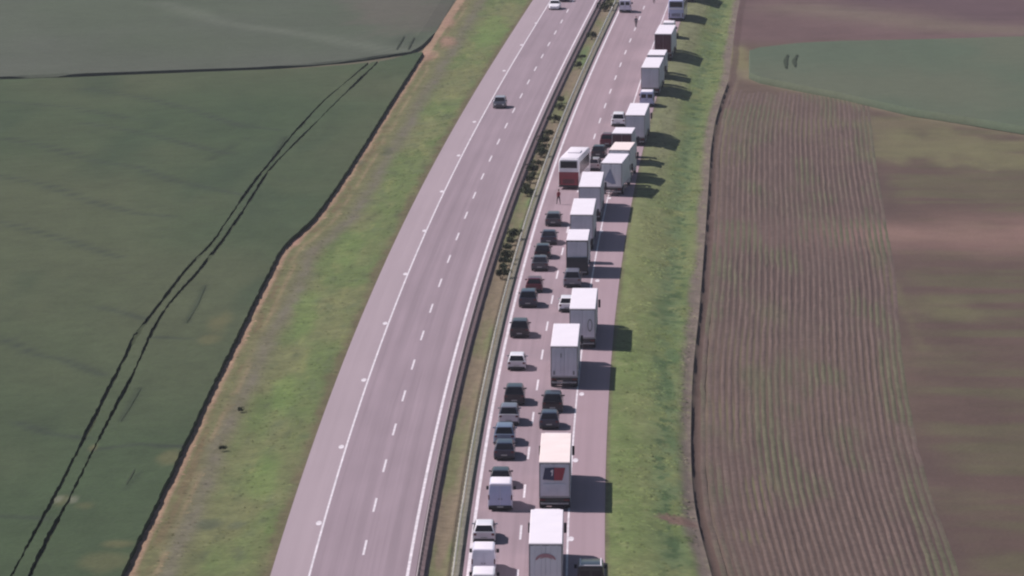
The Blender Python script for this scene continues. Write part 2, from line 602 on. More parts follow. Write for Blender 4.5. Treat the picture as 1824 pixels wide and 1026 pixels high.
def up(fx, off=0.0, z=1, wob=0.05, sd_=0):
    X, Y = column(fx, 0.0)
    X = X + off
    w = wob * 2 * (fbm(Y * 0.9, Y * 0 + sd_, 61 + sd_))
    cols.append((X + w, Y, z))
for k in np.linspace(0, 1, 80)[:-1]:
    up(fr(xwl, lambda y: tram1(y) - 0.3, 1 - (1 - k) ** 1.6), 0, 1, 0)
def gap(f, hw, sd_):
    Yw = column(f, 0)[1]
    w = hw * (0.75 + 1.3 * fbm(Yw * .06, Yw * 0 + sd_, 66))
    up(f, -w, 1, 0.12, sd_); up(f, -w + 0.02, 0, 0.12, sd_); up(f, w - 0.02, 0, 0.12, sd_ + 3); up(f, w, 1, 0.12, sd_ + 3)
gap(tram1, 0.24, 1)
for k in (.3, .5, .7): up(fr(tram1, tram2, k), 0, 1, 0)
gap(tram2, 0.21, 10)
for k in np.linspace(0.05, 0.985, 24): up(fr(tram2, e_left, k), 0, 1, 0)
up(e_left, 0, 1, 0.13, 20); up(e_left, 0.06, 0, 0.13, 20)
XX = np.stack([c_[0] for c_ in cols], 1)
YY = np.stack([c_[1] for c_ in cols], 1)
UP = np.array([c_[2] for c_ in cols], float)[None, :] * np.ones((ROWS, 1))
# tracks fade where the crop has closed over them
close = smooth(0.10, 0.22, fbm(XX * 0.05, YY * 0.06, 91))
near_edge = XX > tram2(YY) + 1.0
UPz = np.where((UP < 0.5) & ~near_edge, 0.42 + close * 0.5, UP)
UPz[-1, :] = 0; UPz[-2, :] = UP[-2, :]
ZZ = ZL - 0.03 + HC * UPz + np.where(UP > 0.5, 0.09 * fbm(XX * 0.5, YY * 0.5, 71), 0)
FAINT = [[(146,156),(253,173),(341,195),(429,224),(500,231)],[(0,244),(97,263),(161,285),(244,297),(312,322),(429,346)],[(161,219),(244,234),(341,258),(405,273)],
         [(0,312),(88,331),(170,361),(244,380),(302,385)],[(0,395),(73,414),(156,439),(210,458)],[(180,546),(256,567)],[(0,600),(67,633),(108,638),(180,667)],
         [(31,751),(87,772),(154,780)],[(0,918),(77,923)],[(400,800),(250,790),(170,800)],[(0,180),(120,190),(240,212)],[(280,600),(330,602)],[(290,795),(330,793)]]
F1 = srgb(70, 87, 60, K); F2 = srgb(84, 93, 67, K); F3 = srgb(62, 79, 57, K)
def crop_tint(X, Y):
    n1 = fbm(X * 0.02, Y * 0.01, 81); n2 = fbm(X * 0.12, Y * 0.02, 82); n3 = fbm(X * 0.5, Y * 0.12, 83)
    c = mixc(F1, F2, smooth(-0.2, 0.2, n1)); c = mixc(c, F3, smooth(0.05, 0.3, n2) * .6)
    for pl in FAINT:
        d = poly_dist(X, Y, pl, zt)
        c = mixc(c, srgb(60, 70, 58, K), np.exp(-((d + .5 * n3) / 0.7) ** 2) * 0.75)
    for pl in ([(332,575),(366,508)],[(372,225+60),(440,255-10)],[(215,750),(250,690)],[(487,278),(508,243)],[(225,870),(250,840)]):
        d = poly_dist(X, Y, pl, zt)
        c = mixc(c, srgb(50, 62, 46, K), np.exp(-(d / 0.35) ** 2) * 0.55)
    return c * (1 + 0.24 * n3 + .12 * fbm(X * 1.1, Y * .5, 86))[..., None]
c = crop_tint(XX, YY)
for (px, py, rx, ry, s_) in ((385,575,1.5,7,.6),(400,570,1.0,10,.4),(370,605,1.3,4,.5),(300,815,1.2,4,.6),(210,968,1.6,2,.6),(180,1000,2.5,5,.45),(110,890,.8,3,.5),(150,900,1.0,2,.4),(165,797,.35,2,.8)):
    c = mixc(c, srgb(112, 110, 76, K), blot(XX, YY, px, py, rx, ry, zt) * s_)
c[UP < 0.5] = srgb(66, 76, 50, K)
for (px, py) in ((104, 888), (130, 890)):
    c = mixc(c, srgb(120, 124, 104, K), blot(XX, YY, px, py, .5, 2.2, zt) * .8)
wheat = link('wheat_field', grid_mesh('wheat_field', XX, YY, ZZ, m_crop, c, smooth_=False))
tag(wheat, **STR)

# far left field behind it
KF = np.concatenate([np.linspace(0, .9996, 109), [1.0]])
r_end = curve_of([(690,105),(736,91),(758,76),(773,57),(806,2),(843,-60)], zt)
sv = np.concatenate([[0, 0.0004], np.linspace(0.002, 1, 160) ** 1.2])
XX = np.zeros((len(sv), 110)); YY = np.zeros_like(XX)
for j in range(110):
    k = KF[j]
    xn = -230 + k * (float(r_end(np.array(806.0))) + 230)
    yn = float(topY(xn)) + 1.1
    Yc = yn + (1180 - yn) * sv
    rr = r_end(Yc)
    XX[:, j] = -230 + k * (rr + 230)
    YY[:, j] = Yc
UPz = np.ones_like(XX); UPz[0, :] = 0
# breaks in the standing edge
ZZ = ZL - 0.03 + HC * 0.85 * UPz + UPz * (0.07 * fbm(XX * 0.5, YY * 0.5, 73) + 0.2 * fbm(XX * 0.02, YY * 0.012, 74))
ZZ[1:3] -= 0.3 * smooth(0.0, 0.15, fbm(XX[1:3] * 0.09, YY[1:3] * 0.001, 75))
fade_ = smooth(float(survey(770, 68, zt)[1]), float(survey(784, 50, zt)[1]), YY)
edge_ = smooth(-3.0, -0.05, XX - XX[:, -1:])
ZZ = ZZ - (HC * .8) * fade_ * edge_
ZZ[:, -1] = ZL - .02
n1 = fbm(XX * 0.02, YY * 0.008, 84); n2 = fbm(XX * 0.1, YY * 0.02, 85)
c = mixc(srgb(86, 97, 78, K), srgb(92, 98, 86, K), smooth(-0.15, 0.15, n1))
c = mixc(c, srgb(108, 98, 92, K), blot(XX, YY, 720, 15, 12, 50, zt) * .5)
c = mixc(c, srgb(112, 120, 104, K), np.exp(-(poly_dist(XX, YY, [(290,5),(400,40),(540,60),(700,90)], zt) / 2.5) ** 2) * .5)
for pl in ([(720,60),(708,85)],[(738,65),(728,88)]):
    c = mixc(c, srgb(70, 80, 66, K), np.exp(-(poly_dist(XX, YY, pl, zt) / 0.4) ** 2) * .7)
c = c * (1 + .1 * n2)[..., None]
tag(link('far_wheat_field', grid_mesh('far_wheat_field', XX, YY, ZZ, m_crop, c, smooth_=False)), **STR)
# soil under both crops
ysb = np.arange(Y0, 1200, 6.0)
xx0 = np.full_like(ysb, -600.0)
xx1 = e_left(ysb) - 0.45
XXs = np.stack([xx0, xx0 + 300, xx1], 1); YYs = np.stack([ysb] * 3, 1)
tag(link('field_soil', grid_mesh('field_soil', XXs, YYs, np.full_like(XXs, ZL - 0.05), m_soil, np.ones(XXs.shape + (3,)) * srgb(106, 104, 84, K))), **STR)

# --- fields right
r_b = curve_of([(1712,1026),(1690,960),(1660,880),(1632,780),(1615,680),(1604,580),(1598,500),(1584,410),(1568,330),(1556,235),(1550,185)], ZR)
XR = 330.0
kk = np.concatenate([[0, 0.0008, 0.003, 0.0042], np.linspace(0.006, 0.12, 60), np.linspace(0.13, 1, 90) ** 1.0])
ysr = np.arange(Y0, 1180, 1.0)
YY, KK = np.meshgrid(ysr, kk, indexing='ij')
xa = e_right(ysr)[:, None]
wob = 0.35 * fbm(ysr * 0.12, ysr * 0, 95)[:, None] * smooth(0, .0005, KK) * (1 - smooth(.01, .05, KK))
XX = xa + (XR - xa) * KK + wob
n1 = fbm(XX * 0.03, YY * 0.012, 101); n2 = fbm(XX * 0.25, YY * 0.06, 102); n3 = fbm(XX * 0.08, YY * 0.2, 103)
ZZ = ZR + 0.03 * n2 + 0.5 * n1 * smooth(0.01, .1, KK)
# the ploughed-out furrow along the verge
yf1 = survey(1298, 143, ZR)[1]
dep = 0.42 * (1 - smooth(yf1 - 8, yf1, YY)) * (0.75 + 0.8 * fbm(YY * 0.3, YY * 0, 96))
ZZ[:, 1:3] -= dep[:, 1:3]
inrows = 1 - smooth(-2, 5, XX - r_b(YY) + 8 * n2)
c = mixc(srgb(94, 78, 72, K), srgb(102, 87, 76, K), smooth(-.2, .2, n1))
cr = mixc(srgb(98, 92, 72, K), srgb(96, 80, 72, K), smooth(-.2, .2, n3))
c = mixc(cr, c, inrows)
c = mixc(c, srgb(118, 112, 92, K), (1 - smooth(0.5, 2.2, XX - xa + n2)) * 0.45)
Yp, _ = survey(1300, 415, ZR)[1], 0
band = np.exp(-((YY - survey(1500, 412, ZR)[1] - n1 * 22 - n2 * 5) / 13.0) ** 2) * (.35 + .65 * smooth(8, 20, XX - xa)) * (1 - .4 * smooth(30, 60, XX - xa)) 
c = mixc(c, srgb(140, 113, 104, K), band * .8)
for (px, py, rx, ry, s_) in ((1700,262,18,22,.75),(1600,220,14,14,.5),(1790,285,12,10,.6),(1420,225,8,12,.35),(1300,250,4,30,.35),(1370,560,4,14,.3),(1350,880,1.6,10,.5),(1590,510,1.0,50,.35),(1650,540,5,8,.35),(1330,640,2,20,.35),(1300,750,2,12,.4),(1362,860,1.5,5,.5),(1330,955,1.5,4,.5),(1700,560,4,5,.3)):
    c = mixc(c, srgb(118, 116, 84, K), blot(XX, YY, px, py, rx, ry, ZR) * s_)
# field beyond: reddish ploughland, pale headland strip
yb = survey(1500, 72, ZR)[1]
c = mixc(c, mixc(srgb(98, 80, 82, K), srgb(108, 88, 86, K), smooth(-.15, .15, n1)), smooth(yb - 12, yb + 6, YY + n2 * 6))
c = mixc(c, srgb(124, 114, 98, K), np.exp(-(poly_dist(XX, YY, [(1440,15),(1560,30),(1700,50),(1824,55)], ZR) / 9) ** 2) * .6)
c = mixc(c, srgb(128, 120, 98, K), np.exp(-(poly_dist(XX, YY, [(1318,110),(1340,138),(1420,160),(1500,176),(1620,203),(1824,236),(1990,262)], ZR) / 2.2) ** 2) * .85)
c = mixc(c, srgb(130, 126, 90, K), blot(XX, YY, 1318, 105, 2.2, 26, ZR) * .8)
c = mixc(c, srgb(92, 74, 70, K), ((KK > 0.0004) & (KK < 0.0036)).astype(float) * .7)
c = c * (1 + .22 * n2 + .22 * fbm(XX * .12, YY * .25, 104))[..., None]
soil = link('ploughed_field', grid_mesh('ploughed_field', XX, YY, ZZ, m_soil, c))
tag(soil, **STR)

# ridged rows of young plants, one part per row
NR = 31
m_row = ground_mat('row_ridge', ((1.2, 0.2), (5, 0.2)), bump=0.5)
ystart, ystop = 335.0, float(survey(1450, 165, ZR)[1])
for k in range(NR):
    f = (k + 0.5) / NR
    yr = np.arange(ystart, ystop - 9 * fbm(np.array([k * .9]), np.array([.3]), 7)[0] * 2, 0.8)
    xl = e_right(yr) + 0.75
    xc = xl + (r_b(yr) - xl) * f + 0.16 * fbm(yr * 0.25, yr * 0 + k * 3.1, 111) + 0.25 * fbm(yr * 0.03, yr * 0 + k * .2, 116)
    amp = (0.085 + 0.16 * fbm(yr * 0.04, yr * 0 + k * 0.3, 112) + 0.10 * fbm(yr * 0.7, yr * 0 + k * 7.7, 113)) * (.45 + .55 * min(1, k / 5))
    yband = survey(1500, 412, ZR)[1]
    amp = amp * (1 - 0.72 * np.exp(-((yr - yband) / 13) ** 2)) * (1 - .6 * smooth(ystop - 90, ystop, yr))
    n1r = fbm(xc * 0.03, yr * 0.012, 101)
    z0 = ZR + 0.5 * n1r * smooth(0.01, .1, (xc - e_right(yr)) / (XR - e_right(yr)))
    amp = amp * (1 if k < NR - 4 else .75 - .12 * (k - NR + 4)) * (.8 + .9 * fbm(yr * .02, yr * 0 + k * 1.3, 118))
    w = 0.22
    prof = [(-w, -.08), (-w * .55, .7), (0, 1.0), (w * .55, .7), (w, -.08)]
    XX = np.stack([xc + p_[0] for p_ in prof], 1)
    YY = np.stack([yr] * 5, 1)
    ZZ = np.stack([z0 + np.maximum(amp, .02) * p_[1] for p_ in prof], 1)
    n2 = fbm(XX * .3, YY * .05, 115)
    c = mixc(srgb(108, 93, 86, K), srgb(100, 102, 78, K), smooth(-.05, .25, n2 + .15 * (k > NR - 5)) * .75)
    c = c * (1 + .5 * fbm(XX * .5 + k, YY * .15, 117))[..., None]
    o = link('crop_row', grid_mesh('crop_row', XX, YY, ZZ, m_row, c), soil)

# raised green wedge of crop
lo = np.array([(1334,128),(1352,136),(1420,150),(1500,166),(1620,193),(1720,209),(1824,226),(2100,270)], float)
hi = np.array([(1334,90),(1352,84),(1420,76),(1500,72),(1620,70),(1720,67),(1824,64),(2100,58)], float)
zg = ZR + 1.0
lx, ly = survey(lo[:, 0], lo[:, 1], zg)
hx, hy = survey(hi[:, 0], hi[:, 1], zg)
J = 120
kj = np.linspace(0, 1, J)
par = np.linspace(0, 1, len(lo))
LX, LY = np.interp(kj, par, lx), np.interp(kj, par, ly)
HX, HY = np.interp(kj, par, hx), np.interp(kj, par, hy)
sv = np.concatenate([[0, 0.002], np.linspace(0.01, .99, 90), [.998, 1]])
XX = LX[None] * (1 - sv[:, None]) + HX[None] * sv[:, None]
YY = LY[None] * (1 - sv[:, None]) + HY[None] * sv[:, None]
YY = YY + 0.8 * fbm(XX * .15, XX * 0, 121) * (1 - sv[:, None])
UPz = np.ones_like(XX); UPz[0] = UPz[-1] = 0; UPz[:, 0] = 0
ZZ = ZR - 0.02 + 1.0 * UPz + UPz * (0.07 * fbm(XX * .5, YY * .5, 122))
n1 = fbm(XX * .05, YY * .02, 123); n2 = fbm(XX * .3, YY * .08, 124)
c = mixc(srgb(90, 104, 84, K), srgb(98, 106, 86, K), smooth(-.2, .2, n1))
c = mixc(c, srgb(84, 102, 84, K), (1 - smooth(0.02, .25, XX / XX.max() - .0)) * .3)
c = c * (1 + .12 * n2)[..., None]
gcf = tag(link('green_crop_field', grid_mesh('green_crop_field', XX, YY, ZZ, m_green, c)), **STR)
def shade_track(pl, z, w, parent, mat, col):  # dark ribbon on the crop; its colour stands in for a shaded trough
    a = np.array(pl, float)
    gx, gy = survey(a[:, 0], a[:, 1], z)
    t_ = np.linspace(0, 1, 24); tp = np.linspace(0, 1, len(gx))
    X_, Y_ = np.interp(t_, tp, gx), np.interp(t_, tp, gy)
    ww = w * (.5 + 1.0 * np.sin(np.clip(t_, .03, .97) * math.pi) ** .5) * (1 + .8 * fbm(Y_ * .5, X_ * 0, 131))
    X2 = np.stack([X_ - ww / 2, X_ + ww / 2], 1); Y2 = np.stack([Y_, Y_], 1)
    link('shade_track_strip', grid_mesh('shade_track_strip', X2, Y2, np.full_like(X2, z), mat, np.ones(X2.shape + (3,)) * col), parent)
for pl in ([(1403,97),(1399,108),(1400,121)],[(1420,97),(1414,108),(1416,118)]):
    shade_track(pl, zg + .10, .35, gcf, m_green, srgb(58, 70, 52, K))
for pl in ([(332,575),(350,545),(366,508)],[(215,750),(232,722),(250,692)],[(487,278),(497,262),(508,243)],[(225,862),(240,835)]):
    shade_track(pl, zt + .02, .10, wheat, m_crop, srgb(68, 80, 60, K))
for pl in ([(706,88),(713,76),(720,64)],[(727,88),(732,77),(738,66)]):
    shade_track(pl, zt + .02, .16, wheat, m_crop, srgb(60, 70, 54, K))

# ------------------------------------------------------------------ grass tufts (uncountable)
def tufts(name, verge, count, seed, zmaxh=0.35, tmin=0.06, tmax=0.97):
    r = np.random.default_rng(seed)
    X, Y, Z, C = verge
    n, m = X.shape
    iy = r.integers(80, n - 330, count * 2)
    ix = r.uniform(tmin * (m - 1), tmax * (m - 1), count * 2)
    i0 = ix.astype(int)
    fx = ix - i0
    px = X[iy, i0] * (1 - fx) + X[iy, i0 + 1] * fx + r.uniform(-.1, .1, count * 2)
    py = Y[iy, i0] + r.uniform(0, .7, count * 2)
    pz = Z[iy, i0] * (1 - fx) + Z[iy, i0 + 1] * fx
    pc = C[iy, i0]
    keep = fbm(px * .45, py * .18, seed + 5) + r.uniform(-.15, .15, count * 2) > 0.02
    px, py, pz, pc = px[keep], py[keep], pz[keep], pc[keep]
    N = len(px)
    h = r.uniform(.03, zmaxh, N); w = r.uniform(.15, .40, N)
    vs = np.zeros((N, 5, 3)); a0 = r.uniform(0, 6.28, N)
    for k in range(4):
        a = a0 + k * math.pi / 2 + r.uniform(-.4, .4, N)
        vs[:, k, 0] = px + w * np.cos(a); vs[:, k, 1] = py + w * np.sin(a); vs[:, k, 2] = pz - .04
    vs[:, 4, 0] = px + r.uniform(-.08, .08, N); vs[:, 4, 1] = py; vs[:, 4, 2] = pz + h
    b = np.arange(N)[:, None] * 5
    tri = np.concatenate([b + np.array([k, (k + 1) % 4, 4]) for k in range(4)], 1).reshape(-1, 3)
    me = bpy.data.meshes.new(name)
    me.vertices.add(N * 5); me.vertices.foreach_set('co', vs.astype(np.float32).ravel())
    me.loops.add(tri.size); me.loops.foreach_set('vertex_index', tri.ravel().astype(np.int32))
    me.polygons.add(len(tri)); me.polygons.foreach_set('loop_start', np.arange(0, tri.size, 3, dtype=np.int32))
    me.update(calc_edges=True)
    at = me.color_attributes.new('tint', 'FLOAT_COLOR', 'POINT')
    cc = np.repeat(pc * r.uniform(.75, 1.2, (N, 1)), 5, 0)
    at.data.foreach_set('color', np.concatenate([cc, np.ones((N * 5, 1))], 1).astype(np.float32).ravel())
    me.materials.append(m_grass)
    return tag(link(name, me), kind='stuff')
tag(tufts('grass_tufts', VERGE_L, 5000, 5, 0.13), 'rough grass tufts scattered over the bank left of the road', 'grass')
tag(tufts('grass_tufts', VERGE_R, 5000, 6, 0.15, 0.12), 'rough grass tufts scattered over the bank right of the road', 'grass')

# ------------------------------------------------------------------ guard rails
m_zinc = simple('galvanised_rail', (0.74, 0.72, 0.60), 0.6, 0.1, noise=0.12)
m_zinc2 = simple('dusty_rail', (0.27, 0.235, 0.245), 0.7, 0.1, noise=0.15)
def post_build(b):
    b.box(-.05, .05, -.03, .03, -.35, .62)
def guard_rail(off, label, side, mat):
    t = empty('guard_rail', (0, 0, 0))
    tag(t, label, 'guard rail')
    y0, y1 = 372.0, 940.0
    x0, yy0 = road_pt(off, y0)
    t.location = (x0, yy0, 0)
    Yr = np.arange(y0, y1, 3.0)
    prof = [(0, .44), (side * .07, .49), (side * .07, .54), (0, .60), (side * .07, .66), (side * .07, .71), (0, .77), (-side * .02, .77), (-side * .02, .44)]
    X, Y, Z = [], [], []
    for (o_, z_) in prof:
        a, b_ = road_pt(off + o_, Yr)
        X.append(a - x0); Y.append(b_ - yy0); Z.append(np.full_like(Yr, z_))
    link('rail_beam', grid_mesh('rail_beam', np.stack(X, 1), np.stack(Y, 1), np.stack(Z, 1), mat, smooth_=False), t)
    s0, s1 = np.interp(y0, YT, ARC), np.interp(y1, YT, ARC)
    for s in np.arange(s0 + .3, s1, 2.0):
        Yc = float(np.interp(s, ARC, YT))
        x, y = road_pt(off - side * .075, Yc)
        o = part('post', 0, post_build, mat, t)
        o.location = (x - x0, y - yy0, 0)
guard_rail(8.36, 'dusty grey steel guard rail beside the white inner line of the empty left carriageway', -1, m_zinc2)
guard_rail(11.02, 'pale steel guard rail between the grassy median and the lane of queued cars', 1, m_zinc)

# ------------------------------------------------------------------ median bushes
m_leaf = simple('bush_leaves', tuple(srgb(56, 68, 42, K)), 0.8, spec=0.2, noise=0.35, nscale=6)
m_stem = simple('bush_stem', (0.09, 0.065, 0.05), 0.9)
def bush_mesh(seed):
    r = random.Random(seed)
    b = MB()
    lobes = [(r.uniform(-.3, .3), r.uniform(-.35, .35), r.uniform(.35, .7), r.uniform(.22, .4)) for _ in range(6)]
    for k in range(420):
        cx, cy, cz, cr = r.choice(lobes)
        d = Vector((r.gauss(0, 1), r.gauss(0, 1), r.gauss(0, 1))).normalized() * cr * r.uniform(.6, 1.05)
        p = Vector((cx, cy, cz)) + d
        if p.z < .06: p.z = .06
        s = r.uniform(.05, .10)
        e = Euler((r.uniform(0, 3), r.uniform(0, 3), r.uniform(0, 6)))
        q = [p + (e.to_matrix() @ Vector(c_)) * s for c_ in ((-1, 0, 0), (0, -.6, 0), (1, 0, .2), (0, .6, 0))]
        b.add(q, [(0, 1, 2, 3)])
    return b.mesh('foliage', m_leaf)
bush_vars = [bush_mesh(s) for s in range(4)]
stem_b = MB()
for k in range(5):
    a = k * 1.26
    stem_b.loft([[(0.03 * math.cos(t_) , 0.03 * math.sin(t_), -.15) for t_ in (0, 2.1, 4.2)], [(.22 * math.cos(a) + .01 * math.cos(t_), .22 * math.sin(a) + .01 * math.sin(t_), .5) for t_ in (0, 2.1, 4.2)]])
stem_me = stem_b.mesh('stem', m_stem)
BUSH = [(909,437,.8,'low bush tucked under the round one heading the near cluster'),
        (899,472,.8,'low bush between the middle and the small bush of the near cluster'),
        (945,326,.9,'low bush third from the bottom of the row beside the red coach'),
        (968,267,.8,'small bush just above the dark round one level with the coach roof'),
        (1000,184,.8,'tiny bush at the very top of the middle median row'),
        (893,497,1.0,'lowest dark bush in the median, at the foot of the near bush cluster'),
        (897,482,.8,'small bush just above the lowest one in the near median cluster'),
        (903,464,1.0,'leafy bush in the middle of the near cluster in the median'),
        (906,448,.8,'small bush second from the top of the near median cluster'),
        (912,428,1.15,'round dark bush heading the near cluster in the median grass'),
        (941,350,1.1,'wide bush standing lowest in the median row beside the red coach'),
        (938,338,.8,'smaller bush leaning on the widest one beside the red coach'),
        (952,310,1.0,'brownish bush second up the median row beside the red coach'),
        (947,318,.7,'little bush between two larger ones beside the red coach'),
        (958,296,.8,'thin bush halfway up the median row by the red coach'),
        (964,280,1.15,'dark round bush in the median level with the red coach roof'),
        (972,258,.95,'bush in the median just beyond the coach, lower of a close pair'),
        (976,246,.85,'bush in the median just beyond the coach, upper of a close pair'),
        (988,218,.9,'sparse bush near the upper end of the middle median row'),
        (996,196,.8,'faint bush topping the middle row in the median'),
        (1032,122,.8,'thin bush lower of two close together in the far median'),
        (1036,106,.7,'thin bush upper of two close together in the far median'),
        (1054,70,1.0,'lone round bush in the far median'),
        (1077,20,1.35,'big dark bush in the median below the top edge'),
        (1090,6,1.4,'dark bush at the very top of the median beside the parked patrol van')]
for i, (px, py, s, lab) in enumerate(BUSH):
    x, y = survey(px, py, -.15)
    t = empty('bush', (float(x), float(y), -.17), i * 1.7)
    s *= 1.45
    t.scale = (s, s * 1.25, s * random.uniform(.8, 1.0))
    tag(t, lab, 'bush', 'bushes in the median')
    link('foliage', bush_vars[i % 4], t)
    link('stem', stem_me, t)

# small dark clumps on the left bank
for i, (px, py, s, lab) in enumerate([(428,735,.55,'small dark weed clump on the left bank, upper of two beside the dirt track'),
                                      (395,803,.55,'small dark weed clump on the left bank, lower of two beside the dirt track')]):
    x, y = survey(px, py, ZL)
    t = empty('weed_clump', (float(x), float(y), ZL - .02), i * 2.2)
    t.scale = (s * 1.2, s * 1.4, s)
    tag(t, lab, 'weed', 'weed clumps on the left bank')
    link('foliage', bush_vars[i], t)

# ------------------------------------------------------------------ vehicle materials
PAINT = {}
def paint(name, col, metal=0.25, rough=0.32):
    if name not in PAINT:
        PAINT[name] = simple('paint_' + name, col, rough, metal, 0.5, 0.5, noise=0.05, nscale=1.2)
    return PAINT[name]
m_glass = simple('tinted_glass', (0.010, 0.010, 0.014), 0.2, 0, 0.35, noise=0.02)
m_tyre = simple('tyre_rubber', (0.02, 0.02, 0.022), 0.9, noise=0.1)
m_rim = simple('alloy_rim', (0.42, 0.42, 0.44), 0.4, 0.7)
m_dark = simple('dark_plastic', (0.025, 0.025, 0.03), 0.7)
m_red = simple('red_lamp', (0.10, 0.012, 0.015), 0.3)
m_lamp = simple('clear_lamp', (0.7, 0.7, 0.72), 0.15)
m_plate = simple('number_plate', (0.35, 0.35, 0.35), 0.5)
m_frame = simple('chassis_steel', (0.06, 0.055, 0.055), 0.8)
m_chrome = simple('bare_aluminium', (0.55, 0.55, 0.56), 0.35, 0.8)

def wheel(t, x, y, r, w, key='w'):
    sgn = 1 if x > 0 else -1
    wh = part('wheel', (r, w), lambda b: b.cyl((0, 0, 0), r, 'x', w, 20), m_tyre, t, 0.03)
    wh.location = (x, y, r)
    rim = part('rim', (r, w, sgn), lambda b: b.cyl((sgn * (w / 2 - .01), 0, 0), r * .62, 'x', .05, 12, r * .55), m_rim, wh)
    return wh


def place(name, px, py, z, head, label, cat, group, half=0.0, side=0.0):
    """px, py: where the middle of the near end meets the road; head: extra turn to the right in degrees"""
    x, y = survey(px, py)
    x, y = float(x), float(y)
    a = heading(y) - math.radians(head)
    t = empty(name, (x - math.sin(a) * half, y + math.cos(a) * half, 0.006), a)
    return tag(t, label, cat, group)


CARS = {  # L, W, H, belt, (rear glass foot, rear glass head), (windscreen head, windscreen foot), hood z
    'hatchback': (4.05, 1.76, 1.48, .93, (.10, .48), (2.55, 3.18), .86),
    'estate': (4.65, 1.80, 1.47, .94, (.12, .55), (2.85, 3.55), .86),
    'saloon': (4.60, 1.80, 1.44, .95, (.72, 1.30), (2.80, 3.50), .86),
    'offroader': (4.50, 1.86, 1.70, 1.05, (.12, .40), (2.75, 3.35), 1.02),
    'people_carrier': (4.60, 1.85, 1.72, 1.02, (.10, .38), (3.05, 3.95), .96),
}
def car_body(b, kind):
    L, W, H, belt, rg, fg, hz = CARS[kind]
    h = L / 2
    w = W / 2
    wy = (-h + .82, h - .88)
    r = .34
    st = []
    ycs = sorted(set([-h, -h + .12, -h + .40] + [wy[0] + d for d in (-.36, -.28, -.14, 0, .14, .28, .36)] + [wy[1] + d for d in (-.36, -.28, -.14, 0, .14, .28, .36)] + [0, -h + fg[1], h - .30, h - .08, h]))
    for y in ycs:
        u = y + h
        zt_ = belt if rg[0] <= u <= fg[1] else (belt - .03 if u < rg[0] else belt + (hz - belt) * min(1, (u - fg[1]) / .3) - .10 * max(0, (u - fg[1] - .4) / (L - fg[1])))
        ww = w
        if u < .12: ww = w * .93; zt_ = min(zt_, belt - .02)
        if u < .001: ww = w * .88
        if L - u < .30: ww = w * .90; zt_ -= .06
        if L - u < .09: ww = w * .80; zt_ -= .12
        if L - u < .001: ww = w * .74; zt_ -= .06
        zb = .24
        for c_ in wy:
            if abs(y - c_) < r + .03:
                zb = max(zb, .31 + math.sqrt(max(0, (r + .03) ** 2 - (y - c_) ** 2)))
        zb = min(zb, zt_ - .12)
        st.append([(-ww * .92, y, zb), (-ww, y, zb + .04), (-ww, y, max(zb + .06, zt_ - .20)), (-ww * .95, y, zt_ - .02), (-ww * .6, y, zt_ + .02),
                   (ww * .6, y, zt_ + .02), (ww * .95, y, zt_ - .02), (ww, y, max(zb + .06, zt_ - .20)), (ww, y, zb + .04), (ww * .92, y, zb)])
    b.loft(st)

def cabin_corners(kind):
    L, W, H, belt, rg, fg, hz = CARS[kind]
    h = L / 2
    wb, wt = W / 2 * .93, W / 2 * .74
    B = [(-wb, -h + rg[0], belt), (wb, -h + rg[0], belt), (wb, -h + fg[1], belt), (-wb, -h + fg[1], belt)]
    T = [(-wt, -h + rg[1], H - .05), (wt, -h + rg[1], H - .05), (wt, -h + fg[0], H - .05), (-wt, -h + fg[0], H - .05)]
    return [Vector(p) for p in B], [Vector(p) for p in T]

def pane(b, q, inset, out, th=.012):
    c_ = sum(q, Vector()) / 4
    n = (q[1] - q[0]).cross(q[3] - q[0]).normalized()
    r = [p + (c_ - p) * inset for p in q]
    a = [p + n * out for p in r]
    z = [p + n * (out - th) for p in r]
    b.add(a + z, [(0, 1, 2, 3), (7, 6, 5, 4), (0, 4, 5, 1), (1, 5, 6, 2), (2, 6, 7, 3), (3, 7, 4, 0)])

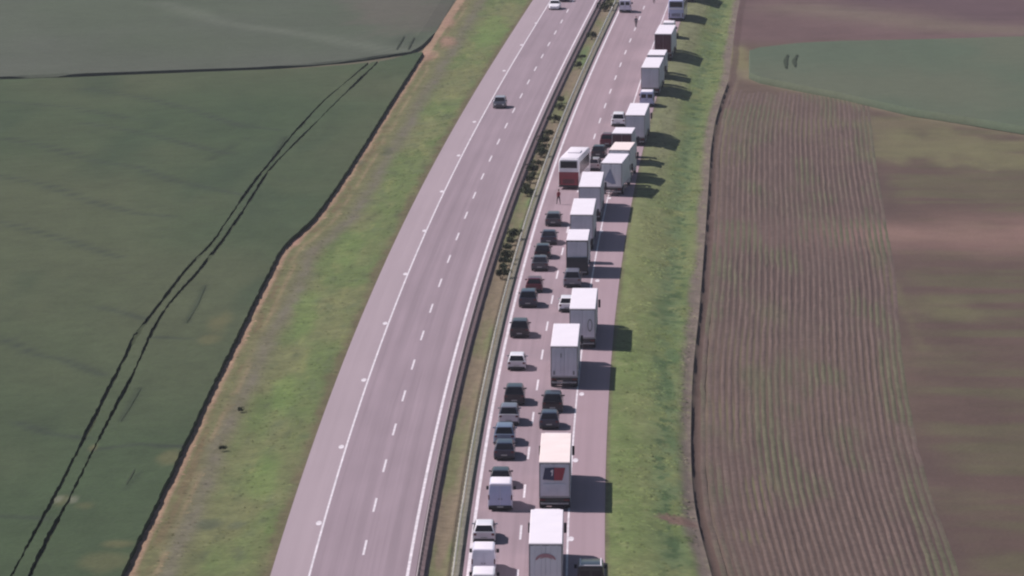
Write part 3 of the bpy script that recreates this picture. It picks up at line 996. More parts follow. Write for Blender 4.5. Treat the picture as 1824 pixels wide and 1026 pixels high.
def make_car(kind, px, py, col, label, group, head=0.0, facing=1, roof=None, cat='car'):
    L, W, H, belt, rg, fg, hz = CARS[kind]
    h = L / 2
    t = place({'hatchback': 'hatchback_car', 'estate': 'estate_car', 'saloon': 'saloon_car', 'offroader': 'offroad_car', 'people_carrier': 'people_carrier'}[kind], px, py, 0, head, label, cat, group, half=h - .05)
    if facing < 0: t.rotation_euler.z += math.pi
    part('body', kind, lambda b: car_body(b, kind), col, t)
    B, T = cabin_corners(kind)
    def cab(b):
        rt = [Vector((p.x * .8, p.y + (.12 if i < 2 else -.12), H)) for i, p in enumerate(T)]
        b.loft([[tuple(p - Vector((0, 0, .03))) for p in B], [tuple(p) for p in T], [tuple(p) for p in rt]])
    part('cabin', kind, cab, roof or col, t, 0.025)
    part('rear_window', kind, lambda b: pane(b, [B[0], B[1], T[1], T[0]], .14, .02), m_glass, t)
    part('windscreen', kind, lambda b: pane(b, [B[2], B[3], T[3], T[2]], .09, .02), m_glass, t)
    for s in (0, 1):
        def sides(b, s=s, part_=0):
            q = [B[1], B[2], T[2], T[1]] if s else [B[3], B[0], T[0], T[3]]
            m0, m1 = (q[0] + q[1]) / 2, (q[2] + q[3]) / 2
            if part_ == 0: pane(b, [q[0], m0, m1, q[3]], .13, .02)
            else: pane(b, [m0, q[1], q[2], m1], .13, .02)
        for k in (0, 1):
            part('side_window', (kind, s, k), lambda b, s=s, k=k: sides(b, s, k), m_glass, t)
    part('underbody', kind, lambda b: b.box(-W / 2 * .8, W / 2 * .8, -h + .15, h - .2, .16, .55), m_dark, t)
    part('rear_bumper', kind, lambda b: b.loft([[(-W * .44, -h - .05, z_), (W * .44, -h - .05, z_), (W * .48, -h + .16, z_), (-W * .48, -h + .16, z_)] for z_ in (.24, .42)]), m_dark, t, .02)
    for s in (-1, 1):
        part('tail_light', (kind, s), lambda b, s=s: b.box(s * W * .33, s * W * .455, -h - .012, -h + .12, belt - .26, belt - .08), m_red, t, .01)
        part('headlight', (kind, s), lambda b, s=s: b.box(s * W * .24, s * W * .37, h - .14, h + .012, hz - .34, hz - .22), m_lamp, t, .01)
        part('wing_mirror', (kind, s), lambda b, s=s: b.box(s * W * .47, s * (W * .47 + .19), -h + fg[1] - .42, -h + fg[1] - .32, belt + .02, belt + .15), col, t, .02)
        for y in (-h + .82, h - .88):
            wheel(t, s * (W / 2 - .12), y, .31, .20)
    part('number_plate', kind, lambda b: b.box(-.26, .26, -h - .07, -h - .05, .45, .56), m_plate, t)
    return t

def van_body(b, L, W, H, tall):
    h = L / 2; w = W / 2
    st = []
    wy = (-h + .95, h - .95)
    hood = 1.12 if tall else 1.0
    prof = [(-h, H - .06), (-h + .05, H), (h - 1.75, H), (h - 1.55, H - .06), (h - .80, hood + .06), (h - .25, hood - .12), (h, hood - .35)]
    ycs = sorted(set([p_[0] for p_ in prof] + [c_ + d for c_ in wy for d in (-.38, -.28, -.14, 0, .14, .28, .38)]))
    for y in ycs:
        zt_ = np.interp(y, [p_[0] for p_ in prof], [p_[1] for p_ in prof])
        ww = w * (1 if y < h - .3 else .93) * (.985 if y == -h else 1)
        zb = .28
        for c_ in wy:
            if abs(y - c_) < .39: zb = max(zb, .33 + math.sqrt(max(0, .38 ** 2 - (y - c_) ** 2)))
        zs = min(1.1, zt_ - .08)
        top = ww * (.88 if zt_ > 1.4 else .96)
        st.append([(-ww * .96, y, zb), (-ww, y, zb + .05), (-ww, y, max(zb + .08, zs - .1)), (-(ww + top) / 2, y, (zs + zt_) / 2), (-top, y, zt_ - .05), (-top * .88, y, zt_),
                   (top * .88, y, zt_), (top, y, zt_ - .05), ((ww + top) / 2, y, (zs + zt_) / 2), (ww, y, max(zb + .08, zs - .1)), (ww, y, zb + .05), (ww * .96, y, zb)])
    b.loft(st)

def make_van(px, py, L, W, H, col, label, group, glazed=False, head=0.0, door=None, bar=None):
    h = L / 2; w = W / 2
    t = place('van', px, py, 0, head, label, 'van', group, half=h)
    key = (L, W, H)
    part('body', key, lambda b: van_body(b, L, W, H, H > 2), col, t)
    for s in (-1, 1):
        a, c_ = (0.02, w * .86) if s > 0 else (-w * .86, -.02)
        d = part('rear_door', key + (s,), lambda b: b.loft([[(a, -h - .03, .5), (c_, -h - .03, .5), (c_ * (1 if True else 1), -h - .03, H - .22), (a, -h - .03, H - .22)], [(a, -h + .01, .5), (c_, -h + .01, .5), (c_, -h + .01, H - .22), (a, -h + .01, H - .22)]]), door or col, t, .01)
        if glazed:
            part('rear_window', key + (s,), lambda b, a=a, c_=c_: b.box(min(a, c_) + .08, max(a, c_) - .08, -h - .045, -h - .028, H - .85, H - .32), m_glass, d)
        part('door_handle', key + (s,), lambda b, s=s: b.box(s * .06, s * .16, -h - .06, -h - .03, 1.0, 1.05), m_dark, d)
        part('tail_light', key + (s,), lambda b, s=s: b.box(s * w * .88, s * w * .985, -h - .025, -h + .06, .95, 1.35), m_red, t, .01)
        part('headlight', key + (s,), lambda b, s=s: b.box(s * w * .6, s * w * .9, h - .10, h + .01, .62, .8), m_lamp, t, .01)
        part('wing_mirror', key + (s,), lambda b, s=s: b.box(s * (w + .01), s * (w + .22), h - 1.35, h - 1.22, 1.15, 1.45), m_dark, t, .02)
        part('side_window', key + (s,), lambda b, s=s: b.add([(s * (w * .985), h - 1.95, 1.22), (s * (w * .985), h - 1.05, 1.22), (s * w * .925, h - 1.5, H - .3), (s * w * .925, h - 1.95, H - .3)], [(0, 1, 2, 3)]), m_glass, t)
        for y in (-h + .95, h - .95): wheel(t, s * (w - .13), y, .33, .21)
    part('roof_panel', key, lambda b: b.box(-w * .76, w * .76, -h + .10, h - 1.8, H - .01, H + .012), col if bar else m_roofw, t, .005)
    def ws(b):
        z0, z1 = (1.18 if H > 2 else 1.06), H - .06
        q = [Vector((w * .84, h - .80, z0 + .02)), Vector((-w * .84, h - .80, z0 + .02)), Vector((-w * .78, h - 1.55, z1)), Vector((w * .78, h - 1.55, z1))]
        pane(b, q, .08, .02)
    part('windscreen', key, ws, m_glass, t)
    part('rear_bumper', key, lambda b: b.box(-w * .95, w * .95, -h - .09, -h + .1, .28, .48), m_dark, t, .02)
    part('underbody', key, lambda b: b.box(-w * .82, w * .82, -h + .1, h - .15, .18, .7), m_dark, t)
    part('number_plate', key, lambda b: b.box(-.26, .26, -h - .105, -h - .09, .33, .44), m_plate, t)
    if bar:
        part('roof_glint_bar', key, lambda b: b.box(-w * .86, w * .86, -h + .04, -h + .14, H + .02, H + .10), bar, t, .02)  # white bar added for the bright reflection along the rear roof edge
        for s in (-1, 1):
            part('roof_glint_bar', key + (s,), lambda b, s=s: b.box(s * w * .72, s * w * .80, -h + .20, h - 1.9, H + .015, H + .07), bar, t, .01)
    return t

def tractor(t, y0, col, axles, W=2.5, deflect=True, cabh=3.4):
    """y0: y of the cab's back face; the cab runs 2.2 m forward"""
    w = W / 2
    def cab(b):
        b.loft([[(-w * .98, y0, z_), (w * .98, y0, z_), (w * .98, y0 + 2.0, z_), (w * .85, y0 + 2.2, z_), (-w * .85, y0 + 2.2, z_), (-w * .98, y0 + 2.0, z_)] for z_ in (.45, 1.6)] +
               [[(-w * .95, y0, cabh - .4), (w * .95, y0, cabh - .4), (w * .95, y0 + 1.85, cabh - .4), (w * .82, y0 + 2.05, cabh - .4), (-w * .82, y0 + 2.05, cabh - .4), (-w * .95, y0 + 1.85, cabh - .4)],
                [(-w * .86, y0 + .05, cabh), (w * .86, y0 + .05, cabh), (w * .86, y0 + 1.2, cabh), (w * .75, y0 + 1.35, cabh), (-w * .75, y0 + 1.35, cabh), (-w * .86, y0 + 1.2, cabh)]])
    c_ = part('cab', (y0, W, cabh), cab, col, t, .03)
    part('windscreen', (y0, W, cabh), lambda b: pane(b, [Vector((w * .82, y0 + 2.19, 1.7)), Vector((-w * .82, y0 + 2.19, 1.7)), Vector((-w * .79, y0 + 2.07, cabh - .5)), Vector((w * .79, y0 + 2.07, cabh - .5))], .05, .03), m_glass, c_)
    for s in (-1, 1):
        part('side_window', (y0, W, s), lambda b, s=s: b.box(s * (w * .955), s * (w * .99), y0 + .95, y0 + 1.75, 1.75, 2.45), m_glass, c_)
        part('wing_mirror', (y0, W, s), lambda b, s=s: b.box(s * (w + .03), s * (w + .25), y0 + 1.95, y0 + 2.10, 1.7, 2.5), m_dark, c_, .02)
    if deflect:
        part('wind_deflector', (y0, W, cabh), lambda b: b.loft([[(-w * .84, y0 + .1, cabh + .002), (w * .84, y0 + .1, cabh + .002), (w * .84, y0 + 1.2, cabh + .002), (-w * .84, y0 + 1.2, cabh + .002)], [(-w * .84, y0 + .12, cabh + .45), (w * .84, y0 + .12, cabh + .45), (w * .78, y0 + .9, cabh + .36), (-w * .78, y0 + .9, cabh + .36)]]), col, c_, .02)
    for ya in axles:
        for s in (-1, 1): wheel(t, s * (w - .18), ya, .5, .32)

def make_truck(px, py, L, label, group, W=2.52, H=4.0, wall=None, roofm=None, doorm=None, cab=None, head=0.0, side=None, rigid=False, name='truck', graphic=None, zfloor=1.15, tailm=None, gapf=0.3, y=None, dark_tail=False):
    w = W / 2
    t = place(name, px, py, 0, head, label, 'truck', group)
    wall = wall or m_wall; roofm = roofm or m_roofw; doorm = doorm or wall
    key = (L, W, H, zfloor, rigid)
    bx = part('cargo_box', key, lambda b: b.box(-w, w, .04, L, zfloor, H - .06), wall, t, .02)
    part('roof_panel', key, lambda b: b.loft([[(-w - .006, .03, H - .055), (w + .006, .03, H - .055), (w + .006, L + .006, H - .055), (-w - .006, L + .006, H - .055)], [(-w * .97, .08, H), (w * .97, .08, H), (w * .97, L - .06, H), (-w * .97, L - .06, H)]]), roofm, bx)
    # rear: frame, two leaf doors with lock rods
    fr_ = part('rear_frame', key, lambda b: (b.box(-w - .01, -w + .09, -.02, .035, zfloor - .12, H - .075), b.box(w - .09, w + .01, -.02, .035, zfloor - .12, H - .075), b.box(-w + .092, w - .092, -.02, .035, H - .20, H - .075), b.box(-w + .092, w - .092, -.02, .035, zfloor - .12, zfloor + .02)), m_frame2 if not dark_tail else m_frame, t)
    for s in (-1, 1):
        a, c_ = sorted((s * .015, s * (w - .1)))
        d = part('rear_door', key + (s,), lambda b: b.box(a, c_, -.03, .03, zfloor + .03, H - .21), doorm, t, .008)
        for q in (.28, .72):
            xq = a + (c_ - a) * q
            part('lock_rod', key + (s, q), lambda b, xq=xq: b.cyl((xq, -.055, (zfloor + H) / 2), .022, 'z', H - zfloor - .3, 8), doorm, d)
        part('tail_light', key + (s,), lambda b, s=s: b.box(s * (w - .5), s * (w - .05), -.05, .05, .78, .93), m_red, t, .01)
        part('mud_flap', key + (s,), lambda b, s=s: b.box(s * (w - .58), s * (w - .06), .52, .55, .18, .80), m_tyre, t)
        part('side_guard', key + (s,), lambda b, s=s: (b.box(s * (w - .09), s * (w - .05), L * .36, L * .68, .75, .90), b.box(s * (w - .09), s * (w - .05), L * .36, L * .68, .50, .62)), m_chrome, t)
    part('bumper_bar', key, lambda b: b.box(-w + .12, w - .12, .0, .12, .48, .62), m_frame2, t, .01)
    part('chassis', key, lambda b: (b.box(-.55, -.38, .1, L + (1.5 if rigid else -.2), .78, zfloor - .002), b.box(.38, .55, .1, L + (1.5 if rigid else -.2), .78, zfloor - .002), b.box(-w + .1, w - .1, .1, .25, .7, zfloor - .125)), m_frame, t)
    part('number_plate', key, lambda b: b.box(-.26, .26, -.02, -.002, .50, .61), m_plate, t)
    ax = (1.2, 2.5, 3.8) if not rigid else (1.9,)
    for ya in ax:
        for s in (-1, 1): wheel(t, s * (w - .20), ya + (0 if not rigid else .3), .5, .38)
    if rigid:
        tractor(t, L + gapf, cab or m_roofw, (L + gapf + 1.1,), W=min(W, 2.45), deflect=False, cabh=min(3.1, H - .4))
    else:
        tractor(t, L + gapf, cab or m_roofw, (L + gapf + 1.2, L - 2.2), cabh=3.45)
        part('tractor_chassis', key, lambda b: b.box(-.5, .5, L - 3.2, L + gapf + .1, .62, .775), m_frame, t)
    if graphic: graphic(t, w, H, zfloor)
    return t

m_roofw = simple('white_roof_sheet', (0.74, 0.70, 0.75), 0.5, noise=0.03, nscale=.6)
m_roofc = simple('cream_roof_sheet', (0.76, 0.66, 0.63), 0.6, noise=0.05, nscale=.6)
m_wall = simple('white_box_wall', (0.70, 0.69, 0.74), 0.5, noise=0.05, nscale=.8)
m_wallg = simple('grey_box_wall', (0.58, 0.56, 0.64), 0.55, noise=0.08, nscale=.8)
m_walld = simple('dark_grey_box_wall', (0.20, 0.20, 0.22), 0.6, noise=0.1)
m_maroon = simple('maroon_panel', (0.085, 0.018, 0.030), 0.45, noise=0.06)
m_frame2 = simple('grey_steel_frame', (0.30, 0.29, 0.31), 0.6, noise=0.1)
m_navy = simple('navy_print', (0.03, 0.035, 0.09), 0.5)
m_redp = simple('dark_red_print', (0.30, 0.03, 0.05), 0.5)
m_whitep = simple('white_print', (0.7, 0.66, 0.7), 0.5)
m_pinkp = simple('faded_red_print', (0.42, 0.22, 0.25), 0.5)
m_bluep = simple('slate_blue_print', (0.24, 0.27, 0.38), 0.5)

# graphics on rear doors (flat print, thin sheets on the doors)
def arc_strip(b, cx, cz, r0, r1, a0, a1, sx, y, n=14):
    vs = []
    for i in range(n + 1):
        a = a0 + (a1 - a0) * i / n
        k = math.sin(math.pi * i / n) ** .6
        rm = (r0 + r1) / 2; hw = (r1 - r0) / 2 * (.15 + .85 * k)
        for r in (rm - hw, rm + hw): vs.append((cx + sx * r * math.cos(a), y, cz + r * math.sin(a)))
    b.add(vs, [(2 * i, 2 * i + 1, 2 * i + 3, 2 * i + 2) for i in range(n)])
def g_wing(t, w, H, zf):
    part('logo', 'wing', lambda b: (arc_strip(b, 0, 2.55, .46, .68, .35, 2.85, 1.35, -.078), arc_strip(b, 0.02, 2.62, .30, .40, .5, 2.5, 1.5, -.079)), m_pinkp, t)
def g_panel(t, w, H, zf):
    part('poster', 'panelL', lambda b: b.add([(-.98, -.080, 2.55), (-.05, -.080, 2.48), (-.05, -.080, 3.55), (-.80, -.080, 3.5)], [(0, 1, 2, 3)]), m_navy, t)
    part('poster', 'panelR', lambda b: b.add([(-.05, -.080, 2.48), (.62, -.080, 2.48), (.86, -.080, 3.52), (-.05, -.080, 3.55)], [(0, 1, 2, 3)]), m_redp, t)
    part('poster_letter', 'panelC', lambda b: b.add([(-.30, -.082, 2.85), (-.17, -.082, 2.88), (-.12, -.082, 3.38), (-.27, -.082, 3.34), (-.36, -.082, 3.2), (-.22, -.082, 3.1)], [(0, 1, 2, 5), (5, 2, 3, 4)]), m_whitep, t)
    part('wheel_carrier', 'lower', lambda b: (b.box(-.95, .95, -.10, -.058, 1.25, 2.2), b.box(-.6, -.45, -.16, -.102, 1.3, 1.75), b.box(.1, .25, -.16, -.102, 1.3, 1.75)), m_wallg, t, .01)
def g_oval(t, w, H, zf):
    part('logo', 'oval', lambda b: b.add([p for i in range(20) for p in ((.72 + .17 * math.cos(i * .31416) , -.080, 2.35 + .5 * math.sin(i * .31416)), (.72 + .24 * math.cos(i * .31416), -.080, 2.35 + .62 * math.sin(i * .31416)))], [(2 * i, 2 * i + 1, (2 * i + 3) % 40, (2 * i + 2) % 40) for i in range(20)]), m_walld, t)
def g_tri(t, w, H, zf):
    part('logo', 'tri', lambda b: b.add([(-.85, -.080, 1.9), (.10, -.080, 1.45), (.55, -.080, 1.5), (-.15, -.080, 3.3)], [(0, 1, 2, 3)]), m_bluep, t)
def g_marks(t, w, H, zf):
    part('hinge_block', 'marks', lambda b: (b.box(-1.02, -.86, -.10, -.058, 1.3, 1.65), b.box(.80, .96, -.10, -.058, 1.3, 1.65), b.box(-.35, -.25, -.09, -.058, 2.9, 3.3)), m_walld, t)
def g_tail(t, w, H, zf):
    part('tail_lift', 'lift', lambda b: (b.box(-1.14, 1.14, -.16, -.07, .75, 2.15), b.box(-.5, .5, -.20, -.162, 1.55, 1.75)), m_dark, t, .01)

TG = 'trucks standing in the right-hand queue'
P_ = lambda n: {'black': paint('black', (0.012, 0.012, 0.018)), 'navy': paint('navy', (0.02, 0.025, 0.05)), 'grey': paint('grey', (0.16, 0.16, 0.20)), 'dgrey': paint('dark_grey', (0.05, 0.05, 0.065)),
                'silver': paint('silver', (0.48, 0.48, 0.54), .5), 'white': paint('white', (0.80, 0.78, 0.82), 0), 'dred': paint('dark_red', (0.10, 0.010, 0.025)), 'bsilver': paint('blue_silver', (0.20, 0.25, 0.36), .45),
                'lilac': paint('pale_grey', (0.66, 0.64, 0.76), .0), 'beige': paint('beige', (0.34, 0.29, 0.30), .2), 'bgrey': paint('blue_grey', (0.42, 0.45, 0.66), .0), 'red': paint('coach_red', (0.24, 0.014, 0.030), .0)}[n]

# ------------------------------------------------------------------ trucks
make_truck(972, 1061, 13.6, 'white box truck at the bottom edge with a faded red wing emblem on its doors', TG, graphic=g_wing)
make_truck(988, 909, 13.6, 'cream roofed truck with a navy and red poster on its grey rear doors', TG, roofm=m_roofc, wall=m_wallg, doorm=m_walld2 if False else m_wallg, graphic=g_panel)
make_truck(1005, 692, 13.6, 'white roofed truck with plain grey doors, level with the pale silver hatchback', TG, wall=m_wallg, graphic=g_marks)
make_truck(1037.5, 622, 13.6, 'white roofed truck on the shoulder line with an oval mark low on its rear door', TG, wall=m_wallg, graphic=g_oval)
make_truck(1028, 494, 8.5, 'short narrow grey box truck with a black tail lift in mid-queue', TG, W=2.3, H=4.0, wall=m_wallg, rigid=True, graphic=g_tail, dark_tail=True, gapf=1.6)
make_truck(1036, 446, 13.6, 'white roofed truck directly ahead of the short grey truck', TG, wall=m_wallg)
make_truck(1050.5, 394, 13.6, 'white roofed truck just right of the red coach tail', TG, wall=m_wallg)
make_truck(1089, 349.6, 9.2, 'truck slanting to the right with a blue pointed emblem on its pale rear', TG, wall=m_wall, rigid=True, head=4.0, graphic=g_tri, gapf=.35)
make_truck(1103, 325, 7.8, 'pale pink roofed truck right ahead of the slanting truck with the blue emblem', TG, wall=m_wall, roofm=m_roofc, rigid=True, head=3.5, gapf=.4)
make_truck(1107.5, 294, 6.2, 'white roofed truck with a dark maroon rear, beside the dark red car', TG, wall=m_wallg, doorm=m_maroon, rigid=True, head=2.5, gapf=1.2)
make_truck(1131, 260, 13.6, 'white roofed truck on the far shoulder with the white car parked at its left', TG, wall=m_wallg, head=1.0)
make_truck(1158, 171, 13.6, 'white roofed truck with a plain slate grey rear, ahead of the blue grey van', TG, wall=m_wallg, head=1.0, gapf=.8)
make_truck(1168.5, 141, 7.2, 'short white roofed truck squeezed in just ahead of the slate grey backed truck', TG, wall=m_wallg, H=3.5, rigid=True, head=1.0, gapf=1.0)
make_truck(1181, 108, 13.6, 'truck near the top of the queue with a dark maroon rear under its white roof', TG, wall=m_wall, doorm=m_maroon, head=1.0, gapf=.8)
make_truck(1222, 4, 13.6, 'farthest truck, only its foot below the top edge beyond the blue coach', TG, wall=m_wallg, head=1.0)

# ------------------------------------------------------------------ coaches
def make_coach(px, py, L, W, H, col, lower, roofm, label, head):
    t = place('coach', px, py, 0, head, label, 'coach', 'coaches standing in the jam')
    w = W / 2
    key = (L, W, H, col.name)
    def body(b):
        st = []
        for y, k, zt_ in ((0, .93, H - .14), (.12, .99, H - .04), (.4, 1, H), (L - .6, 1, H), (L - .15, .97, H - .15), (L, .90, H - .6)):
            ww = w * k
            st.append([(-ww, y, .35), (-ww, y, 1.5), (-ww * .985, y, zt_ - .35), (-ww * .90, y, zt_ - .04), (-ww * .75, y, zt_), (ww * .75, y, zt_), (ww * .90, y, zt_ - .04), (ww * .985, y, zt_ - .35), (ww, y, 1.5), (ww, y, .35)])
        b.loft(st)
    part('body', key, body, col, t)
    part('roof_panel', key, lambda b: b.box(-w * .88, w * .88, .3, L - .7, H - .03, H + .035), roofm, t, .015)
    rh = part('air_conditioner', key, lambda b: b.box(-.75, .75, L * .42, L * .6, H + .037, H + .16), roofm, t, .03)
    part('rear_window', key, lambda b: b.box(-w * .80, w * .80, -.03, .06, H - 1.15, H - .32), m_glass, t, .02)
    part('rear_panel', key, lambda b: b.box(-w * .955, w * .955, -.035, .05, .535, H - 1.62), lower, t, .02)
    part('rear_stripe', key, lambda b: b.box(-w * .91, w * .91, -.03, .05, H - 1.50, H - 1.30), roofm, t, .01)
    part('engine_grille', key, lambda b: [b.box(-.7, .7, -.06, -.037, .75 + .09 * i, .79 + .09 * i) for i in range(6)], m_dark, t)
    part('bumper', key, lambda b: b.box(-w * .95, w * .95, -.10, .1, .32, .53), m_dark, t, .03)
    part('windscreen', key, lambda b: b.box(-w * .82, w * .82, L - .12, L + .012, 1.1, H - .7), m_glass, t, .02)
    for s in (-1, 1):
        for i in range(7):
            y0 = .8 + i * (L - 2.2) / 7
            part('side_window', key + (s, i), lambda b, s=s, y0=y0: b.box(s * w * .982, s * (w * .992 + .012), y0, y0 + (L - 2.2) / 7 - .08, 1.75, H - .55), m_glass, t)
        part('tail_light', key + (s,), lambda b, s=s: b.box(s * w * .80, s * w * .91, -.05, -.037, .7, 1.3), m_red, t)
        part('wing_mirror', key + (s,), lambda b, s=s: b.box(s * (w + .02), s * (w + .25), L - .05, L + .1, 2.0, 2.6), m_dark, t, .02)
        for y in (3.0, L - 2.6): wheel(t, s * (w - .155), y, .5, .32)
    return t
make_coach(1013, 338, 12.2, 2.5, 3.75, P_('white'), P_('red'), m_roofw, 'white roofed coach with a dark red back, angled across the left lane', 4.6)
make_coach(1204, 38, 12.0, 2.5, 3.4, P_('bgrey'), P_('bgrey'), m_roofw, 'blue grey coach near the top edge of the queue', 1.0)

# ------------------------------------------------------------------ vans
VG = 'vans in the left-lane queue'
make_van(861, 1070, 4.9, 1.85, 2.0, P_('white'), 'white van cut off by the bottom edge, lowest of the left lane', VG, glazed=True)
make_van(861, 1027, 4.9, 1.85, 2.1, P_('lilac'), 'pale grey van with blank rear doors, second from the bottom in the left lane', VG)
make_van(891, 911, 4.8, 2.0, 2.3, P_('lilac'), 'tall pale blue grey van with white roof behind the dark cars', VG, door=P_('bgrey'))
make_van(1152, 191, 4.9, 1.95, 2.1, P_('bgrey'), 'blue grey van squeezed between two trucks on the far shoulder', 'vans among the far trucks', glazed=True)
make_van(1191, 69, 5.0, 2.0, 2.5, P_('white'), 'white van almost hidden between the maroon backed truck and the blue coach', 'vans among the far trucks', glazed=True)
make_van(1052, 1056, 4.9, 2.05, 2.0, P_('black'), 'black van with a white bar standing in for its roof edge glint, on the hard shoulder at the bottom edge', None, glazed=True, bar=m_whitep)
make_van(1113, 23, 4.6, 1.9, 2.1, P_('lilac'), 'pale grey van parked against the median guard rail at the top edge', None, glazed=True)

# ------------------------------------------------------------------ cars
CG = 'cars queued in the left lane'
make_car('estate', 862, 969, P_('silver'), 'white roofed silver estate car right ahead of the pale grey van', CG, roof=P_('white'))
make_car('hatchback', 891, 871, P_('black'), 'black hatchback almost hidden ahead of the tall blue grey van', CG)
make_car('estate', 898, 821, P_('navy'), 'dark navy estate car close behind the blue silver car', CG)
make_car('offroader', 898, 795, P_('bsilver'), 'blue silver off-road car between the silver car and the navy estate', CG)
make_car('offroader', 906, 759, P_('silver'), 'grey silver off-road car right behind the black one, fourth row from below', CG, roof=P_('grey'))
make_car('offroader', 916, 723, P_('black'), 'black off-road car leading the tight foursome in the left lane', CG)
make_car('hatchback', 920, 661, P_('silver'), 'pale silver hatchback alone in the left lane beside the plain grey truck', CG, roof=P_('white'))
make_car('offroader', 925, 603, P_('black'), 'black off-road car alone, next up from the pale silver hatchback', CG)
make_car('offroader', 940, 549, P_('navy'), 'dark navy off-road car behind the dark red car', CG)
make_car('hatchback', 951, 522, P_('dred'), 'dark red hatchback in the left lane', CG)
make_car('saloon', 961, 484, P_('dgrey'), 'dark grey saloon with a bright roof edge, first ahead of the dark red car', CG)
make_car('hatchback', 966, 462, P_('black'), 'black hatchback, second ahead of the dark red car', CG)
make_car('saloon', 977, 437, P_('navy'), 'dark navy saloon, third ahead of the dark red car', CG)
make_car('estate', 985, 404, P_('dgrey'), 'dark grey estate car at the head of the left lane behind the walking person', CG)
RG = 'cars caught among the trucks'
make_car('offroader', 984, 736, P_('black'), 'black off-road car in the right lane, upper of the pair behind the plain grey truck', RG)
make_car('hatchback', 978, 766, P_('navy'), 'dark hatchback in the right lane, close ahead of the cream roofed truck', RG)
make_car('hatchback', 1010, 557, P_('white'), 'white hatchback half hidden to the left of the truck with the oval mark', RG)
make_car('people_carrier', 1019, 513, P_('grey'), 'grey people carrier right behind the short truck with the black tail lift', RG)
make_car('estate', 1055, 305, P_('beige'), 'beige grey car tucked between the red coach and the slanting truck', RG, head=3)
make_car('hatchback', 1065, 282, P_('black'), 'black hatchback just beyond the front of the red coach', RG, head=3)
make_car('offroader', 1081, 263, P_('dred'), 'dark red off-road car beside the maroon backed truck', RG, head=3)
make_car('people_carrier', 1101, 226, P_('white'), 'white people carrier left of the truck on the far shoulder', RG)
LG = 'cars driving towards the camera on the left carriageway'
make_car('hatchback', 889, 194, P_('dgrey'), roof=P_('silver'), label='silver car, its shaded body painted dark grey, driving down the nearly empty left carriageway, nearest of three', group=LG, facing=-1)  # body paint darkened for the shaded front, silver kept on the roof
make_car('saloon', 987, 18, P_('white'), 'white car at the top of the left carriageway beside the outer line', LG, facing=-1)
make_car('hatchback', 1004, 4, P_('navy'), 'dark car cut by the top edge, farthest on the left carriageway', LG, facing=-1)

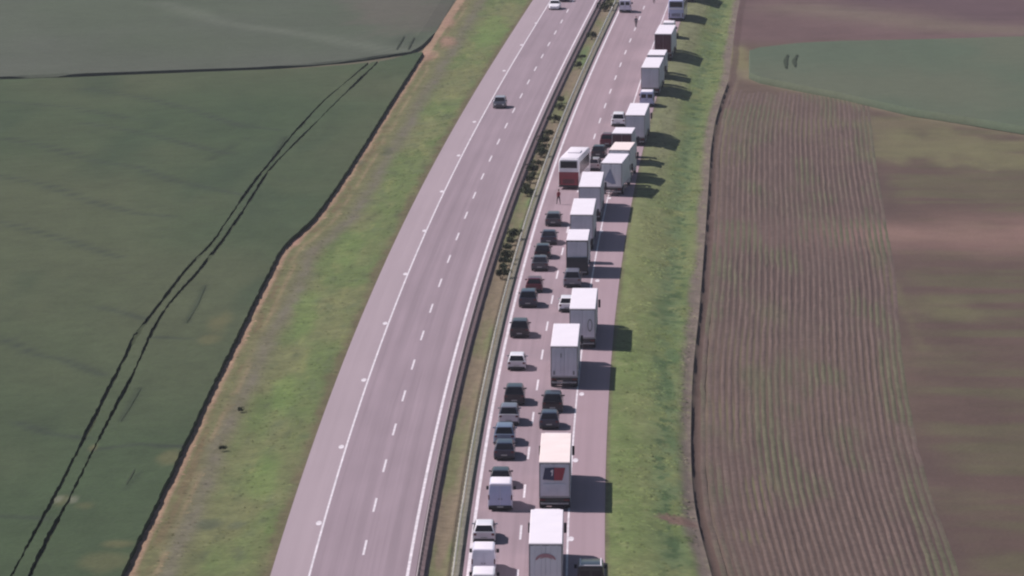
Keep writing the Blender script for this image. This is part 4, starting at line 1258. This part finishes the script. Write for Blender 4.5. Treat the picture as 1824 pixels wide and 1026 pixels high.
# ------------------------------------------------------------------ people
m_skin = simple('skin', (0.45, 0.28, 0.22), 0.6)
m_hair = simple('dark_hair', (0.02, 0.015, 0.012), 0.8)
def person(px, py, top, legs, label, yaw, stride=.22):
    V = {}; vs = []; es = []; rad = []
    def v(n, p, r, par=None):
        V[n] = len(vs); vs.append(p); rad.append(r)
        if par is not None: es.append((V[par], V[n]))
    v('pelvis', (0, 0, .95), .135)
    v('waist', (0, 0, 1.10), .12, 'pelvis'); v('chest', (0, .01, 1.30), .15, 'waist'); v('neck0', (0, 0, 1.46), .075, 'chest'); v('neck1', (0, .01, 1.53), .055, 'neck0')
    v('head0', (0, .02, 1.60), .085, 'neck1'); v('head1', (0, .02, 1.69), .095, 'head0'); v('head2', (0, .01, 1.75), .06, 'head1')
    for s, st in ((-1, stride), (1, -stride)):
        k = str(s)
        v('hip' + k, (s * .10, 0, .88), .095, 'pelvis'); v('knee' + k, (s * .11, st * .6 + .03, .49), .062, 'hip' + k); v('ank' + k, (s * .11, st - .02, .09), .042, 'knee' + k)
        v('toe' + k, (s * .12, st + .15, .045), .038, 'ank' + k)
        v('sh' + k, (s * .19, 0, 1.40), .062, 'chest'); v('el' + k, (s * .25, -st * .4, 1.12), .045, 'sh' + k); v('wr' + k, (s * .26, -st * .8 + .08, .88), .03, 'el' + k)
        v('palm' + k, (s * .26, -st * .8 + .11, .82), .032, 'wr' + k)
        for i in range(4):
            bx = -st * .8 + .08 + i * .022
            v(f'f{i}a' + k, (s * .262, bx + .005, .755), .0095, 'palm' + k)
            v(f'f{i}b' + k, (s * .248, bx + .015, .715 + .01 * abs(i - 1.5)), .008, f'f{i}a' + k)
        v('tha' + k, (s * .235, -st * .8 + .155, .80), .011, 'palm' + k); v('thb' + k, (s * .228, -st * .8 + .175, .765), .009, 'tha' + k)
    me = bpy.data.meshes.new('person')
    me.from_pydata(vs, es, [])
    o = bpy.data.objects.new('person', me)
    COL.objects.link(o)
    mod = o.modifiers.new('skin', 'SKIN')
    for i, r in enumerate(rad):
        me.skin_vertices[0].data[i].radius = (r, r)
    me.skin_vertices[0].data[0].use_root = True
    sb = o.modifiers.new('sub', 'SUBSURF'); sb.levels = 1; sb.render_levels = 1
    dg = bpy.context.evaluated_depsgraph_get()
    nm = bpy.data.meshes.new_from_object(o.evaluated_get(dg))
    o.modifiers.clear()
    o.data = nm
    nm.materials.clear()
    for m in (m_skin, top, legs, m_dark): nm.materials.append(m)
    for p in nm.polygons:
        z, x = p.center.z, abs(p.center.x)
        arm = x > .2 and z < 1.0
        p.material_index = 3 if z < .10 else 2 if (z < .95 and not arm and x < .21) else 0 if (z > 1.49 or (arm and z < .90)) else 1
        p.use_smooth = True
    x, y = survey(px, py)
    o.location = (float(x), float(y), 0.006)
    o.rotation_euler = (0, 0, yaw)
    tag(o, label, 'person', 'people walking on the closed lanes')
    hb = MB()
    rings = []
    for z_, r_ in ((1.62, .098), (1.68, .107), (1.74, .100), (1.79, .06), (1.805, .01)):
        rings.append([(r_ * .92 * math.cos(a_ * math.pi / 6), -.012 + r_ * math.sin(a_ * math.pi / 6) * (1 if a_ > 6 or z_ > 1.7 else .45), z_) for a_ in range(12)])
    hb.loft(rings)
    link('hair', hb.mesh('hair', m_hair), o)
    for s in (-1, 1):
        link('eye', MB().cyl((s * .034, .113, 1.675), .011, 'y', .012, 8).mesh('eye', m_dark), o)
    link('nose', MB().loft([[(-.015, .108, 1.63), (.015, .108, 1.63), (0, .112, 1.675)], [(-.004, .138, 1.635), (.004, .138, 1.635), (0, .122, 1.66)]]).mesh('nose', m_skin), o)
    link('mouth', MB().box(-.025, .025, .10, .114, 1.598, 1.606).mesh('mouth', m_redp), o)
    return o
c_top1 = simple('dark_red_jacket', (0.16, 0.02, 0.03), 0.8); c_leg1 = simple('black_trousers', (0.015, 0.015, 0.02), 0.9)
c_top2 = simple('navy_jacket', (0.02, 0.02, 0.04), 0.8); c_top3 = simple('maroon_shirt', (0.07, 0.015, 0.03), 0.8)
person(995, 364, c_top1, c_leg1, 'person in a dark red jacket walking in the open lane behind the red coach', .5)
person(1133, 49, c_top2, c_leg1, 'person in dark clothing standing alone in the empty far lane', 2.8, .12)
person(1165, 6, c_top3, c_leg1, 'person in dark clothing at the very top edge of the road', 3.0, .1)

# ------------------------------------------------------------------ air
def haze_box():
    b = MB().box(-700, 700, -30, 1500, -3.2, CAM_H + 2.0)
    m = bpy.data.materials.new('haze')
    m.use_nodes = True
    t = m.node_tree
    t.nodes.clear()
    out = t.nodes.new('ShaderNodeOutputMaterial')
    pv = t.nodes.new('ShaderNodeVolumePrincipled')
    pv.inputs['Color'].default_value = (0.80, 0.80, 0.95, 1)
    pv.inputs['Density'].default_value = 0.00007
    pv.inputs['Anisotropy'].default_value = 0.0
    t.links.new(pv.outputs[0], out.inputs['Volume'])
    o = link('haze', b.mesh('haze', m))
    tag(o, kind='stuff')
haze_box()
